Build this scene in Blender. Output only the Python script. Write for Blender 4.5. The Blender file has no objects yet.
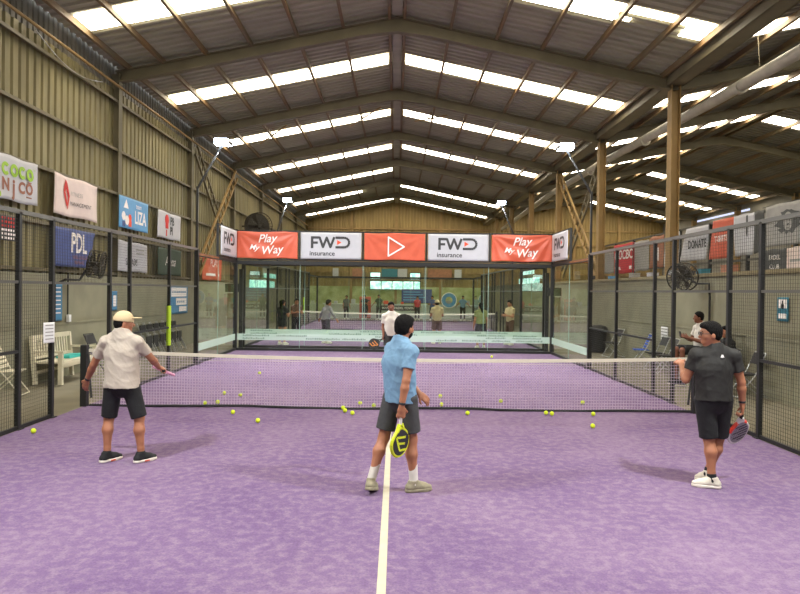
import bpy, math, random
import numpy as np
from mathutils import Vector, Matrix
random.seed(7)
rng = np.random.RandomState(7)
SC = bpy.context.scene
COL = SC.collection
PI = math.pi
WORLD = {}

# ------------------------------------------------------------------ materials
def lin(c):
    return tuple(((v/255.0)/12.92 if v/255.0 <= 0.04045 else (((v/255.0)+0.055)/1.055)**2.4) for v in c) + (1.0,)

def mat(name, rgb, rough=0.6, metal=0.0, var=0.0, vscale=5.0, rgb2=None, bump=0.0, bscale=40.0, spec=0.5, stretch=None, alpha=1.0):
    m = bpy.data.materials.new(name); m.use_nodes = True
    nt = m.node_tree; b = nt.nodes['Principled BSDF']
    b.inputs['Base Color'].default_value = lin(rgb)
    b.inputs['Roughness'].default_value = rough
    b.inputs['Metallic'].default_value = metal
    b.inputs['Specular IOR Level'].default_value = spec
    if var > 0 or rgb2 or bump > 0:
        tc = nt.nodes.new('ShaderNodeTexCoord'); mp = nt.nodes.new('ShaderNodeMapping')
        nt.links.new(tc.outputs['Object'], mp.inputs['Vector'])
        if stretch: mp.inputs['Scale'].default_value = stretch
    if var > 0 or rgb2:
        n = nt.nodes.new('ShaderNodeTexNoise'); n.inputs['Scale'].default_value = vscale; n.inputs['Detail'].default_value = 6
        nt.links.new(mp.outputs['Vector'], n.inputs['Vector'])
        r = nt.nodes.new('ShaderNodeValToRGB')
        c1 = lin(rgb); c2 = lin(rgb2) if rgb2 else tuple(v*(1-var) for v in c1[:3])+(1,)
        r.color_ramp.elements[0].position = 0.35; r.color_ramp.elements[0].color = c2
        r.color_ramp.elements[1].position = 0.65; r.color_ramp.elements[1].color = c1
        nt.links.new(n.outputs['Fac'], r.inputs['Fac']); nt.links.new(r.outputs['Color'], b.inputs['Base Color'])
    if bump > 0:
        n2 = nt.nodes.new('ShaderNodeTexNoise'); n2.inputs['Scale'].default_value = bscale; n2.inputs['Detail'].default_value = 4
        nt.links.new(mp.outputs['Vector'], n2.inputs['Vector'])
        bp = nt.nodes.new('ShaderNodeBump'); bp.inputs['Strength'].default_value = bump; bp.inputs['Distance'].default_value = 0.03
        nt.links.new(n2.outputs['Fac'], bp.inputs['Height']); nt.links.new(bp.outputs['Normal'], b.inputs['Normal'])
    return m

def emit(name, rgb, s, rgb2=None):
    m = bpy.data.materials.new(name); m.use_nodes = True
    nt = m.node_tree; nt.nodes.clear()
    o = nt.nodes.new('ShaderNodeOutputMaterial'); e = nt.nodes.new('ShaderNodeEmission')
    e.inputs['Color'].default_value = lin(rgb); e.inputs['Strength'].default_value = s
    if rgb2:
        tc = nt.nodes.new('ShaderNodeTexCoord'); n = nt.nodes.new('ShaderNodeTexNoise'); n.inputs['Scale'].default_value = 2.5; n.inputs['Detail'].default_value = 5
        r = nt.nodes.new('ShaderNodeValToRGB'); r.color_ramp.elements[0].position = .4; r.color_ramp.elements[1].position = .6
        r.color_ramp.elements[0].color = lin(rgb2); r.color_ramp.elements[1].color = lin(rgb)
        nt.links.new(tc.outputs['Object'], n.inputs['Vector']); nt.links.new(n.outputs['Fac'], r.inputs['Fac']); nt.links.new(r.outputs['Color'], e.inputs['Color'])
    nt.links.new(e.outputs[0], o.inputs[0])
    return m

def glassmat(name, tint, gloss=(1, 1, 1, 1), base=0.04):
    m = bpy.data.materials.new(name); m.use_nodes = True
    nt = m.node_tree; nt.nodes.clear()
    o = nt.nodes.new('ShaderNodeOutputMaterial'); mix = nt.nodes.new('ShaderNodeMixShader')
    t = nt.nodes.new('ShaderNodeBsdfTransparent'); t.inputs['Color'].default_value = tint
    g = nt.nodes.new('ShaderNodeBsdfGlossy'); g.inputs['Roughness'].default_value = 0.01; g.inputs['Color'].default_value = gloss
    f = nt.nodes.new('ShaderNodeFresnel'); f.inputs['IOR'].default_value = 1.4
    a = nt.nodes.new('ShaderNodeMath'); a.operation = 'ADD'; a.inputs[1].default_value = base
    gm = nt.nodes.new('ShaderNodeNewGeometry'); iv = nt.nodes.new('ShaderNodeMath'); iv.operation = 'SUBTRACT'; iv.inputs[0].default_value = 1.0
    ml = nt.nodes.new('ShaderNodeMath'); ml.operation = 'MULTIPLY'
    nt.links.new(gm.outputs['Backfacing'], iv.inputs[1]); nt.links.new(f.outputs[0], a.inputs[0]); nt.links.new(a.outputs[0], ml.inputs[0]); nt.links.new(iv.outputs[0], ml.inputs[1]); nt.links.new(ml.outputs[0], mix.inputs[0])
    nt.links.new(t.outputs[0], mix.inputs[1]); nt.links.new(g.outputs[0], mix.inputs[2]); nt.links.new(mix.outputs[0], o.inputs[0])
    return m

def film(name, rgb, opacity):
    m = bpy.data.materials.new(name); m.use_nodes = True
    nt = m.node_tree; nt.nodes.clear()
    o = nt.nodes.new('ShaderNodeOutputMaterial'); mix = nt.nodes.new('ShaderNodeMixShader'); mix.inputs[0].default_value = opacity
    t = nt.nodes.new('ShaderNodeBsdfTransparent'); d = nt.nodes.new('ShaderNodeBsdfDiffuse'); d.inputs['Color'].default_value = lin(rgb)
    nt.links.new(t.outputs[0], mix.inputs[1]); nt.links.new(d.outputs[0], mix.inputs[2]); nt.links.new(mix.outputs[0], o.inputs[0])
    return m

def turfmat():
    m = bpy.data.materials.new('purple_turf'); m.use_nodes = True
    nt = m.node_tree; b = nt.nodes['Principled BSDF']; b.inputs['Roughness'].default_value = 0.95; b.inputs['Specular IOR Level'].default_value = 0.15
    tc = nt.nodes.new('ShaderNodeTexCoord')
    def ns(scale, det, p0, p1, c0, c1, st=None):
        mp = nt.nodes.new('ShaderNodeMapping'); nt.links.new(tc.outputs['Object'], mp.inputs['Vector'])
        if st: mp.inputs['Scale'].default_value = st
        n = nt.nodes.new('ShaderNodeTexNoise'); n.inputs['Scale'].default_value = scale; n.inputs['Detail'].default_value = det; n.inputs['Roughness'].default_value = .65
        nt.links.new(mp.outputs['Vector'], n.inputs['Vector'])
        r = nt.nodes.new('ShaderNodeValToRGB'); r.color_ramp.elements[0].position = p0; r.color_ramp.elements[1].position = p1
        r.color_ramp.elements[0].color = c0; r.color_ramp.elements[1].color = c1
        nt.links.new(n.outputs['Fac'], r.inputs['Fac']); return r, n
    big, _ = ns(0.45, 4, .35, .68, lin((98, 76, 112)), lin((119, 98, 126)))
    sand, _ = ns(11, 10, .44, .82, (0, 0, 0, 1), (1, 1, 1, 1))
    fine, nf = ns(60, 3, .3, .7, (.80, .80, .80, 1), (1.12, 1.12, 1.12, 1))
    m1 = nt.nodes.new('ShaderNodeMixRGB'); m1.inputs[2].default_value = lin((176, 160, 160))
    sc = nt.nodes.new('ShaderNodeMath'); sc.operation = 'MULTIPLY'; sc.inputs[1].default_value = .40
    nt.links.new(sand.outputs['Color'], sc.inputs[0]); nt.links.new(sc.outputs[0], m1.inputs[0]); nt.links.new(big.outputs['Color'], m1.inputs[1])
    m2 = nt.nodes.new('ShaderNodeMixRGB'); m2.blend_type = 'MULTIPLY'; m2.inputs[0].default_value = 1
    nt.links.new(m1.outputs[0], m2.inputs[1]); nt.links.new(fine.outputs['Color'], m2.inputs[2]); nt.links.new(m2.outputs[0], b.inputs['Base Color'])
    bp = nt.nodes.new('ShaderNodeBump'); bp.inputs['Strength'].default_value = .5; bp.inputs['Distance'].default_value = .01
    nt.links.new(nf.outputs['Fac'], bp.inputs['Height']); nt.links.new(bp.outputs['Normal'], b.inputs['Normal'])
    return m

M = dict(
    turf=turfmat(),
    concrete=mat('concrete_floor', (128, 121, 100), .8, var=.25, vscale=1.2, bump=.1),
    cwall=mat('concrete_wall', (136, 133, 110), .85, var=.18, vscale=1.5, bump=.1, bscale=15),
    ccap=mat('concrete_cap', (146, 136, 104), .85, var=.15),
    corr=mat('olive_sheet', (136, 127, 88), .5, .15, var=.3, vscale=1.1, stretch=(1, 3, .6)),
    corrback=mat('tan_sheet', (150, 128, 78), .55, .1, var=.22, vscale=1.0, stretch=(3, 1, .5)),
    gapsheet=mat('pale_sheet', (112, 108, 96), .5, .1, var=.3, vscale=2),
    roof=mat('roof_sheet', (172, 170, 148), .6, .0, var=.22, vscale=.9, stretch=(.5, 3, 1)),
    roofr=mat('roof_sheet_dark', (142, 140, 132), .6, .0, var=.25, vscale=.9),
    steel=mat('olive_steel', (112, 104, 80), .55, .0, var=.2, vscale=2),
    steeltan=mat('tan_steel', (156, 128, 80), .6, .1, var=.22, vscale=2),
    purlin=mat('purlin_steel', (112, 102, 80), .6, .0, var=.45, vscale=1.0, rgb2=(124, 98, 64)),
    pipe=mat('grey_pipe', (186, 180, 164), .5, .1, var=.15),
    rust=mat('rusty_steel', (140, 92, 56), .7, .2, var=.4),
    black=mat('black_steel', (44, 44, 43), .5, .4),
    railgrey=mat('grey_rail', (96, 95, 90), .4, .5),
    wire=mat('black_wire', (44, 44, 42), .5, .4),
    netcord=mat('net_cord', (196, 180, 196), .8),
    netblack=mat('net_hem', (26, 26, 28), .8),
    tape=mat('net_tape', (214, 206, 188), .8, var=.08, vscale=3),
    line=mat('line_paint', (178, 170, 148), .9, var=.1, vscale=8),
    white=mat('white_vinyl', (186, 186, 192), .5, var=.05),
    orange=mat('orange_vinyl', (206, 92, 64), .45, var=.08),
    dark=mat('dark_print', (52, 52, 54), .6),
    whitep=mat('white_print', (238, 232, 228), .6),
    redp=mat('red_print', (196, 38, 34), .6),
    orangep=mat('orange_print', (235, 80, 45), .6),
    green=mat('green_print', (148, 188, 50), .6),
    brownp=mat('brown_print', (146, 92, 70), .6),
    blueb=mat('blue_vinyl', (96, 158, 208), .5, var=.1),
    navy=mat('navy_vinyl', (62, 78, 138), .5, var=.12),
    dgreen=mat('dark_green_vinyl', (52, 74, 54), .6, var=.15),
    pinkv=mat('blush_vinyl', (218, 200, 194), .5, var=.08),
    redv=mat('red_vinyl', (198, 32, 50), .5, var=.08),
    greyv=mat('grey_vinyl', (158, 156, 152), .6, var=.15),
    dgreyv=mat('dark_grey_vinyl', (74, 76, 76), .6, var=.15),
    brownv=mat('brown_vinyl', (168, 112, 84), .6, var=.3),
    posterblue=mat('poster_blue', (70, 128, 168), .6),
    teal=mat('teal_sign', (34, 112, 132), .5),
    mint=film('mint_film', (206, 228, 216), .48),
    mintmark=film('film_marks', (110, 132, 122), .8),
    glass=glassmat('court_glass', (.955, .985, .965, 1), base=.02),
    glassedge=mat('glass_edge', (150, 178, 168), .2),
    glassbars=mat('steel_clip', (160, 165, 160), .4, .6),
    whitewood=mat('cream_paint', (212, 204, 178), .6, var=.08),
    alu=mat('aluminium', (176, 176, 172), .35, .7),
    blackpl=mat('black_plastic', (34, 34, 35), .5),
    bluefab=mat('blue_fabric', (38, 78, 168), .8),
    lime=mat('lime_foam', (178, 214, 42), .7),
    turq=mat('turquoise', (60, 178, 168), .6),
    ball=mat('tennis_felt', (206, 224, 48), .9),
    skin=mat('skin', (164, 108, 78), .55, var=.12, vscale=9),
    skind=mat('skin_dark', (128, 80, 58), .55, var=.12, vscale=9),
    skinl=mat('skin_light', (186, 134, 104), .55, var=.1, vscale=9),
    hair=mat('black_hair', (15, 13, 12), .8, spec=.15, bump=.6, bscale=90, stretch=(1, 1, .3)),
    hairg=mat('brown_hair', (62, 46, 34), .6, bump=.5, bscale=90),
    eye=mat('eye', (28, 20, 16), .2),
    lip=mat('lip', (136, 76, 64), .5),
    cream=mat('cream_cotton', (190, 168, 130), .85, bump=.1),
    beige=mat('beige_cotton', (172, 160, 146), .9, bump=.35, bscale=10),
    bluesh=mat('light_blue_cotton', (108, 142, 168), .9, bump=.45, bscale=10),
    charcoal=mat('charcoal_cotton', (29, 27, 24), .8, bump=.35, bscale=10),
    blackcl=mat('black_cloth', (20, 21, 22), .8, bump=.4, bscale=12),
    greycl=mat('grey_cloth', (60, 60, 60), .8, bump=.4, bscale=12),
    whitecl=mat('white_cotton', (206, 200, 190), .9, bump=.3, bscale=10),
    lavcl=mat('pale_grey_cotton', (150, 146, 158), .9),
    olivecl=mat('yellow_green_cotton', (124, 124, 80), .9),
    tancl=mat('tan_cotton', (196, 178, 140), .9),
    browncl=mat('brown_cloth', (92, 70, 56), .9),
    pinkpl=mat('pink_gloss', (214, 150, 178), .4),
    grip=mat('racket_grip', (28, 28, 28), .8),
    yel=mat('yellow_gloss', (206, 216, 36), .35),
    rackblk=mat('racket_face', (40, 42, 42), .5),
    rackgrey=mat('racket_grey', (142, 140, 144), .4),
    rackred=mat('racket_red', (226, 62, 44), .4),
    rackwht=mat('racket_white', (222, 220, 216), .4),
    rackorg=mat('racket_orange', (222, 140, 60), .4),
    shoegrey=mat('grey_mesh', (150, 142, 116), .8, var=.2, vscale=40),
    shoewht=mat('off_white_mesh', (206, 198, 182), .8, var=.08, vscale=30),
    solewht=mat('sole_white', (222, 214, 200), .6),
    solered=mat('sole_orange', (214, 88, 60), .6),
    sky=emit('daylit_sheet', (255, 247, 228), 17.0, (255, 236, 204)),
    lamp=emit('lamp_face', (225, 240, 255), 60.0),
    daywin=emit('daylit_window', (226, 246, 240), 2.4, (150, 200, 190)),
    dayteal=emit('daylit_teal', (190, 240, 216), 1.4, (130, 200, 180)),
    daygap=emit('daylit_gap', (220, 228, 255), 1.3),
    fanm=mat('fan_metal', (58, 54, 44), .6, .4),
    green2=mat('foliage_mural', (142, 150, 92), .8, var=.6, vscale=1.5, rgb2=(178, 184, 138)),
    paper=mat('paper', (226, 226, 226), .7),
    counter=mat('counter_white', (190, 196, 186), .6),
)

# ------------------------------------------------------------------ mesh building
class MB:
    def __init__(s): s.v = []; s.f = []
    def add(s, vs, fs):
        o = len(s.v); s.v += [tuple(p) for p in vs]; s.f += [tuple(i+o for i in f) for f in fs]; return s
    def box(s, c, d):
        x, y, z = c; a, b, e = d[0]/2, d[1]/2, d[2]/2
        return s.add([(x-a, y-b, z-e), (x+a, y-b, z-e), (x+a, y+b, z-e), (x-a, y+b, z-e), (x-a, y-b, z+e), (x+a, y-b, z+e), (x+a, y+b, z+e), (x-a, y+b, z+e)],
                     [(0, 3, 2, 1), (4, 5, 6, 7), (0, 1, 5, 4), (1, 2, 6, 5), (2, 3, 7, 6), (3, 0, 4, 7)])
    def b2(s, lo, hi):
        return s.box([(lo[i]+hi[i])/2 for i in range(3)], [abs(hi[i]-lo[i]) for i in range(3)])
    def bar(s, a, b, w, h=None, up=(0, 0, 1)):
        h = h or w; a = Vector(a); b = Vector(b); d = (b-a).normalized(); u = Vector(up)
        if abs(d.dot(u)) > .99: u = Vector((0, 1, 0))
        r = d.cross(u).normalized(); u = r.cross(d)
        vs = []
        for p in (a, b):
            for i, j in ((-1, -1), (1, -1), (1, 1), (-1, 1)): vs.append(p + r*(i*w/2) + u*(j*h/2))
        return s.add(vs, [(0, 1, 2, 3), (7, 6, 5, 4), (0, 4, 5, 1), (1, 5, 6, 2), (2, 6, 7, 3), (3, 7, 4, 0)])
    def tube(s, pts, r, n=8, cap=True):
        pts = [Vector(p) for p in pts]; rs = r if isinstance(r, (list, tuple)) else [r]*len(pts)
        vs = []; u = None
        for i, p in enumerate(pts):
            d = (pts[min(i+1, len(pts)-1)] - pts[max(i-1, 0)]).normalized()
            if u is None:
                t = Vector((0, 0, 1)) if abs(d.z) < .9 else Vector((1, 0, 0)); u = d.cross(t).normalized()
            else: u = (u - d*u.dot(d)).normalized()
            w = d.cross(u)
            for k in range(n):
                a = 2*PI*k/n; vs.append(p + (u*math.cos(a) + w*math.sin(a))*rs[i])
        fs = []
        for i in range(len(pts)-1):
            for k in range(n): fs.append((i*n+k, i*n+(k+1) % n, (i+1)*n+(k+1) % n, (i+1)*n+k))
        if cap: fs += [tuple(range(n-1, -1, -1)), tuple((len(pts)-1)*n+k for k in range(n))]
        return s.add(vs, fs)
    def ball(s, c, r, n=12, m=8):
        rx, ry, rz = r if isinstance(r, (list, tuple)) else (r, r, r)
        vs = [(c[0], c[1], c[2]-rz)]
        for i in range(1, m):
            t = PI*i/m - PI/2
            for k in range(n): vs.append((c[0]+rx*math.cos(t)*math.cos(2*PI*k/n), c[1]+ry*math.cos(t)*math.sin(2*PI*k/n), c[2]+rz*math.sin(t)))
        vs.append((c[0], c[1], c[2]+rz)); fs = []
        for k in range(n): fs.append((0, 1+(k+1) % n, 1+k)); fs.append((len(vs)-1, 1+(m-2)*n+k, 1+(m-2)*n+(k+1) % n))
        for i in range(m-2):
            for k in range(n): fs.append((1+i*n+k, 1+i*n+(k+1) % n, 1+(i+1)*n+(k+1) % n, 1+(i+1)*n+k))
        return s.add(vs, fs)
    def prism(s, poly, ax, lo, hi):
        """polygon in the two axes other than ax, extruded along ax"""
        n = len(poly); vs = []
        for t in (lo, hi):
            for p in poly:
                q = list(p); q.insert(ax, t); vs.append(tuple(q))
        return s.add(vs, [tuple(range(n)), tuple(range(2*n-1, n-1, -1))] + [(i, n+i, n+(i+1) % n, (i+1) % n) for i in range(n)])

def mesh(name, v, f, m, smooth=False):
    me = bpy.data.meshes.new(name); me.from_pydata([tuple(p) for p in v], [], f); me.materials.append(m)
    if smooth: me.polygons.foreach_set('use_smooth', [True]*len(me.polygons))
    me.update(); return me

def tag(o, label=None, cat=None, group=None, kind=None):
    if label: o['label'] = label
    if cat: o['category'] = cat
    if group: o['group'] = group
    if kind: o['kind'] = kind
    return o

def obj(name, mb, m, parent=None, smooth=False, origin=None, local=False):
    v = mb.v
    off = Vector((0, 0, 0))
    if parent is not None and not local: off = WORLD[parent.name]
    elif origin is not None: off = Vector(origin)
    if off.length: v = [(p[0]-off.x, p[1]-off.y, p[2]-off.z) for p in v]
    o = bpy.data.objects.new(name, mesh(name, v, mb.f, m, smooth)); COL.objects.link(o)
    if parent is not None: o.parent = parent
    elif origin is not None: o.location = off
    WORLD[o.name] = off if not local else Vector((0, 0, 0))
    return o

def thing(name, loc, label, cat, group=None, kind=None, M4=None):
    o = bpy.data.objects.new(name, None); COL.objects.link(o); o.empty_display_size = .1
    if M4 is not None: o.matrix_world = M4
    else: o.location = loc
    WORLD[o.name] = Vector(loc) if M4 is None else Vector((0, 0, 0))
    return tag(o, label, cat, group, kind)

def struct(name, mb, m, label, cat, smooth=False):
    return tag(obj(name, mb, m, smooth=smooth), label, cat, kind='structure')

def copy_tree(o, parent=None):
    c = o.copy(); COL.objects.link(c)
    if parent is not None:
        c.parent = parent
    WORLD[c.name] = WORLD.get(o.name, Vector((0, 0, 0)))
    for ch in [x for x in ALLCH(o)]: copy_tree(ch, c)
    return c
def ALLCH(o): return [x for x in bpy.data.objects if x.parent == o]

def frame(origin, u, v):
    u = Vector(u).normalized(); v = Vector(v).normalized(); n = u.cross(v)
    m = Matrix.Identity(4)
    for i in range(3): m[i][0] = u[i]; m[i][1] = v[i]; m[i][2] = n[i]; m[i][3] = origin[i]
    return m

# ------------------------------------------------------------------ hall geometry
RIDGE, SL, HW = 9.40, .208, 7.4
Y0, Y1 = -14.0, 43.3
def Zs(x):
    x = abs(x) if x < HW else abs(x-2*HW)
    return RIDGE - SL*x
FR = [-11.6, -5.5, .6, 6.7, 12.8, 18.9, 25.0, 31.1, 37.2]

mb = MB().b2((-9, Y0, -.12), (24, Y1+2, -.02))
struct('floor', mb, M['concrete'], 'grey concrete warehouse floor around and between the courts', 'floor')

def corr_wall(x, y0, y1, z0, z1, period=.28, depth=.035, sgn=1):
    mb = MB(); ys = []; y = y0
    while y < y1:
        ys += [(y, 0), (y+period*.62, 0), (y+period*.72, -depth), (y+period*.9, -depth)]; y += period
    n = len(ys)
    mb.v = [(x+sgn*d, yy, z) for z in (z0, z1) for yy, d in ys]
    mb.f = [(i, i+1, n+i+1, n+i) for i in range(n-1)]
    return mb
mb = corr_wall(-7.5, Y0, Y1, 2.2, 7.22, .27, .06)
wl = struct('wall_left', mb, M['corr'], 'olive corrugated metal wall of the hall above the concrete base, left side', 'wall')
o = obj('lower_wall', MB().b2((-7.75, Y0, -.1), (-7.22, Y1, 2.22)).b2((-7.75, Y0, 1.12), (-7.2, Y1, 1.16)), M['cwall'], wl)
o = obj('upper_sheet', corr_wall(-7.55, Y0, Y1, 7.22, 7.9, .2, .03), M['gapsheet'], wl)
mb = MB()
for z in (6.88, 5.6, 4.45, 3.3, 2.32):
    mb.b2((-7.5, Y0, z-.0), (-7.36, Y1, z+.02)); mb.b2((-7.375, Y0, z-.05), (-7.355, Y1, z+.02))
obj('girt', mb, M['steel'], wl)
obj('eave_pipe', MB().tube([(-7.3, Y0, 7.24), (-7.3, Y1, 7.24)], .035), M['steeltan'], wl)
cb = []
for k in range(13):
    t = k/12; cb.append((-7.3, 2.6+3.0*t, 7.15-.28*math.sin(PI*t)-.1*t))
obj('sagging_cable', MB().tube(cb, .012, 6), M['alu'], wl)

# back wall with vertical ribs
mb = MB(); xs = []; x = -9.0
while x < 24:
    xs += [(x, 0), (x+.16, 0), (x+.19, .03), (x+.23, .03)]; x += .25
n = len(xs); mb.v = [(xx, Y1+d, z) for z in (2.3, 9.6) for xx, d in xs]; mb.f = [(i, i+1, n+i+1, n+i) for i in range(n-1)]
wb = struct('wall_back', mb, M['corrback'], 'tan ribbed metal wall closing the far end of the hall', 'wall')
obj('lower_wall', MB().b2((-9, Y1-.1, -.1), (24, Y1+.3, 2.3)), M['green2'], wb)
mb = MB()
for z in (3.5, 4.7, 5.9, 7.1): mb.b2((-7.4, Y1-.14, z-.05), (22, Y1, z+.05))
for x in (-3.7, 0, 3.7, 11, 14.8, 18.5): mb.b2((x-.1, Y1-.2, 0), (x+.1, Y1, Zs(x)-.2))
obj('wall_frame', mb, M['steeltan'], wb)

# low wall on the right, far wall of the neighbouring bay
wr = struct('wall_right', MB().b2((7.16, Y0, -.1), (7.4, Y1, 2.36)).b2((7.14, Y0, 1.12), (7.4, Y1, 1.15)), M['cwall'], 'low grey green concrete wall along the right side of the court', 'wall')
obj('wall_cap', MB().b2((7.12, Y0, 2.36), (7.44, Y1, 2.44)), M['ccap'], wr)
struct('wall_far_right', MB().b2((22.2, Y0, 0), (22.4, Y1, 7.9)), M['roofr'], 'dark outer wall of the neighbouring bay', 'wall')
struct('wall_front', MB().b2((-7.5, Y0-.2, 0), (22.4, Y0, 4.3)), M['cwall'], 'unseen concrete wall behind the camera, kept open above to admit light', 'wall')  # unseen end wall, height set to admit sky light and block glass reflections
struct('window_1', MB().b2((22.15, 30, 7.3), (22.19, 38, 7.42)), M['daygap'], 'narrow strip of daylight under the neighbouring bay eave', 'window')

def roof(x0, x1, name, m, label):
    mb = MB(); ys = []; y = Y0; p = .28
    while y < Y1: ys += [(y, 0), (y+.16, 0), (y+.19, -.05), (y+.25, -.05)]; y += p
    n = len(ys); xm = (x0+x1)/2
    def zz(x): return RIDGE-SL*abs(x-xm)
    mb.v = [(x, yy, zz(x)+d) for x in (x0, xm, x1) for yy, d in ys]
    for r in (0, 1): mb.f += [(r*n+i, (r+1)*n+i, (r+1)*n+i+1, r*n+i+1) for i in range(n-1)]
    return struct(name, mb, m, label, 'ceiling')
ce = roof(-HW-.1, HW, 'ceiling', M['roof'], 'grey brown corrugated metal roof over the court with pitched slopes')
ce2 = roof(HW, 3*HW, 'ceiling_right', M['roofr'], 'darker corrugated roof over the neighbouring bay')

PX = [.2, 1.42, 2.64, 3.86, 5.06, 6.2, 7.1]
for par, xm in ((ce, 0), (ce2, 2*HW)):
    for sx in (-1, 1):
        for px in PX:
            x = xm+sx*px; z = RIDGE-SL*px-.052
            obj('purlin', MB().b2((x-.012, Y0, z-.15), (x+.012, Y1, z)).b2((x-.04, Y0, z-.165), (x+.04, Y1, z-.145)), M['purlin'], par)
    obj('ridge_cap', MB().b2((xm-.14, Y0, RIDGE-.16), (xm+.14, Y1, RIDGE-.09)), M['roof'], par)

# skylight strips
rows = [-14+5.85+.0, -2.05, 4.05, 9.95, 16.05, 22.3, 28.5, 34.4, 40.7]
wn = 2
def strip(y, xm, sx, a, b, label, w=.82, hole=False):
    global wn
    mb = MB()
    segs = [(a, b)]
    def slab(pa, pb, ya, yb):
        xa, xb = xm+sx*pa, xm+sx*pb
        za, zb = RIDGE-SL*pa-.072, RIDGE-SL*pb-.072
        if xa > xb: xa, xb, za, zb = xb, xa, zb, za
        mb.add([(xa, ya, za), (xb, ya, zb), (xb, yb, zb), (xa, yb, za), (xa, ya, za+.015), (xb, ya, zb+.015), (xb, yb, zb+.015), (xa, yb, za+.015)],
               [(0, 3, 2, 1), (4, 5, 6, 7), (0, 1, 5, 4), (1, 2, 6, 5), (2, 3, 7, 6), (3, 0, 4, 7)])
    if hole:
        slab(a, 5.0, y-w/2, y+w/2); slab(5.0, 6.55, y-w/2, y-.1); slab(6.55, b, y-w/2, y+.45); slab(5.0, 5.35, y+.15, y+.32)
    else: slab(a, b, y-w/2, y+w/2)
    struct('window_%d' % wn, mb, M['sky'], label, 'skylight'); wn += 1
ordn = ['nearest the camera behind it', 'behind the camera', 'first', 'second', 'third', 'fourth', 'fifth', 'sixth', 'last']
for i, y in enumerate(rows):
    side = {-1: 'left', 1: 'right'}
    for sx in (-1, 1):
        if i == 6 and sx == 1: continue
        if i == 6: pass
        a, b = .28, 7.05
        if i == 7 and sx == -1: a = 2.4
        strip(y, 0, sx, a, b, 'glowing translucent roof strip over the court, %s slope, %s from the front' % (side[sx], ordn[i]), hole=(i == 2 and sx == 1))
    for sx in (-1, 1):
        if i == 5 and sx == 1: continue
        if i < 2 and sx == 1: continue
        strip(y, 2*HW, sx, .28, 6.9, 'glowing translucent roof strip over the neighbouring bay, %s slope, %s from the front' % (side[sx], ordn[i]))

# portal frames
def rafter(y, xm, m, label):
    mb = MB()
    def top(a): return RIDGE-SL*a-.2
    def bot(a):
        b = RIDGE-SL*a-.2-.30
        if a > 6.0: b = (RIDGE-SL*6.0-.5) + (7.38-(RIDGE-SL*6.0-.5))*(a-6.0)/(HW+.02-6.0)
        if a < .9: b -= .07*(1-a/.9)
        return b
    A = [-7.42, -6.0, -4, -2, -.9, 0, .9, 2, 4, 6.0, 7.42]
    for i in range(len(A)-1):
        a, b = A[i], A[i+1]; ta, tb, ba, bb = top(abs(a)), top(abs(b)), bot(abs(a)), bot(abs(b))
        mb.prism([(xm+a, ba), (xm+b, bb), (xm+b, tb), (xm+a, ta)], 1, y-.012, y+.012)
        for (p, q) in ((ba, bb), (ta, tb)):
            mb.add([(xm+a, y-.1, p-.012), (xm+b, y-.1, q-.012), (xm+b, y+.1, q-.012), (xm+a, y+.1, p-.012), (xm+a, y-.1, p+.012), (xm+b, y-.1, q+.012), (xm+b, y+.1, q+.012), (xm+a, y+.1, p+.012)],
                   [(0, 3, 2, 1), (4, 5, 6, 7), (0, 1, 5, 4), (1, 2, 6, 5), (2, 3, 7, 6), (3, 0, 4, 7)])
    return tag(obj('roof_beam', mb, m), label, 'beam', kind='structure')
def column(x, y, z0, z1, m, label, w=.3, d=.3):
    mb = MB().b2((x-w/2, y-.01, z0), (x+w/2, y+.01, z1)).b2((x-w/2, y-d/2, z0), (x-w/2+.018, y+d/2, z1)).b2((x+w/2-.018, y-d/2, z0), (x+w/2, y+d/2, z1))
    mb.b2((x-w/2-.05, y-d/2-.05, z0), (x+w/2+.05, y+d/2+.05, z0+.02))
    return tag(obj('column', mb, m), label, 'column', kind='structure')
nm = ['', '', 'beside the camera', 'nearest in view', 'second in view', 'third in view', 'fourth in view', 'fifth in view', 'last before the far wall']
for i, y in enumerate(FR):
    if i < 2: continue
    rafter(y, 0, M['steel'], 'olive steel portal beam over the court, %s' % nm[i])
    rafter(y, 2*HW, M['steel'], 'dark steel portal beam over the neighbouring bay, %s' % nm[i])
    column(-7.46, y, 0, 7.6, M['steel'], 'olive steel column against the left wall, %s' % nm[i], .3, .22)
    column(7.42, y, 2.44, 7.6, M['steeltan'], 'tan steel column standing on the low right wall, %s' % nm[i], .24, .28)
    column(22.0, y, 0, 7.6, M['steeltan'], 'steel column at the outer side of the neighbouring bay, %s' % nm[i])
mb = MB().b2((7.22, Y0, 7.5), (7.62, Y1, 7.54)).b2((7.2, Y0, 7.5), (7.24, Y1, 7.78)).b2((7.6, Y0, 7.5), (7.64, Y1, 7.78))
struct('trim_1', mb, M['steel'], 'steel valley gutter between the two roof bays', 'gutter')

# drain pipe along the right bay
t = thing('drain_pipe', (8.3, 2, 6.9), 'long pale grey drain pipe hung under the right valley of the roof', 'pipe')
obj('pipe', MB().tube([(8.3, -8, 6.85), (8.3, 6, 7.0), (8.3, 15, 7.22), (8.3, 24, 7.28), (8.3, 40, 6.9)], .14, 14), M['pipe'], t, smooth=True)
for y in (-1, 5, 11, 17, 23): obj('collar', MB().tube([(8.3, y-.06, 6.85+.016*max(y, 0)+.02), (8.3, y+.06, 6.85+.016*max(y, 0)+.02)], .16, 14), M['pipe'], t)
for y in (4.2, 8.2, 12, 16): obj('hanger', MB().tube([(8.3, y, 7.05), (8.3, y+.1, Zs(8.3)-.1)], .008, 6), M['steel'], t)

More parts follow.
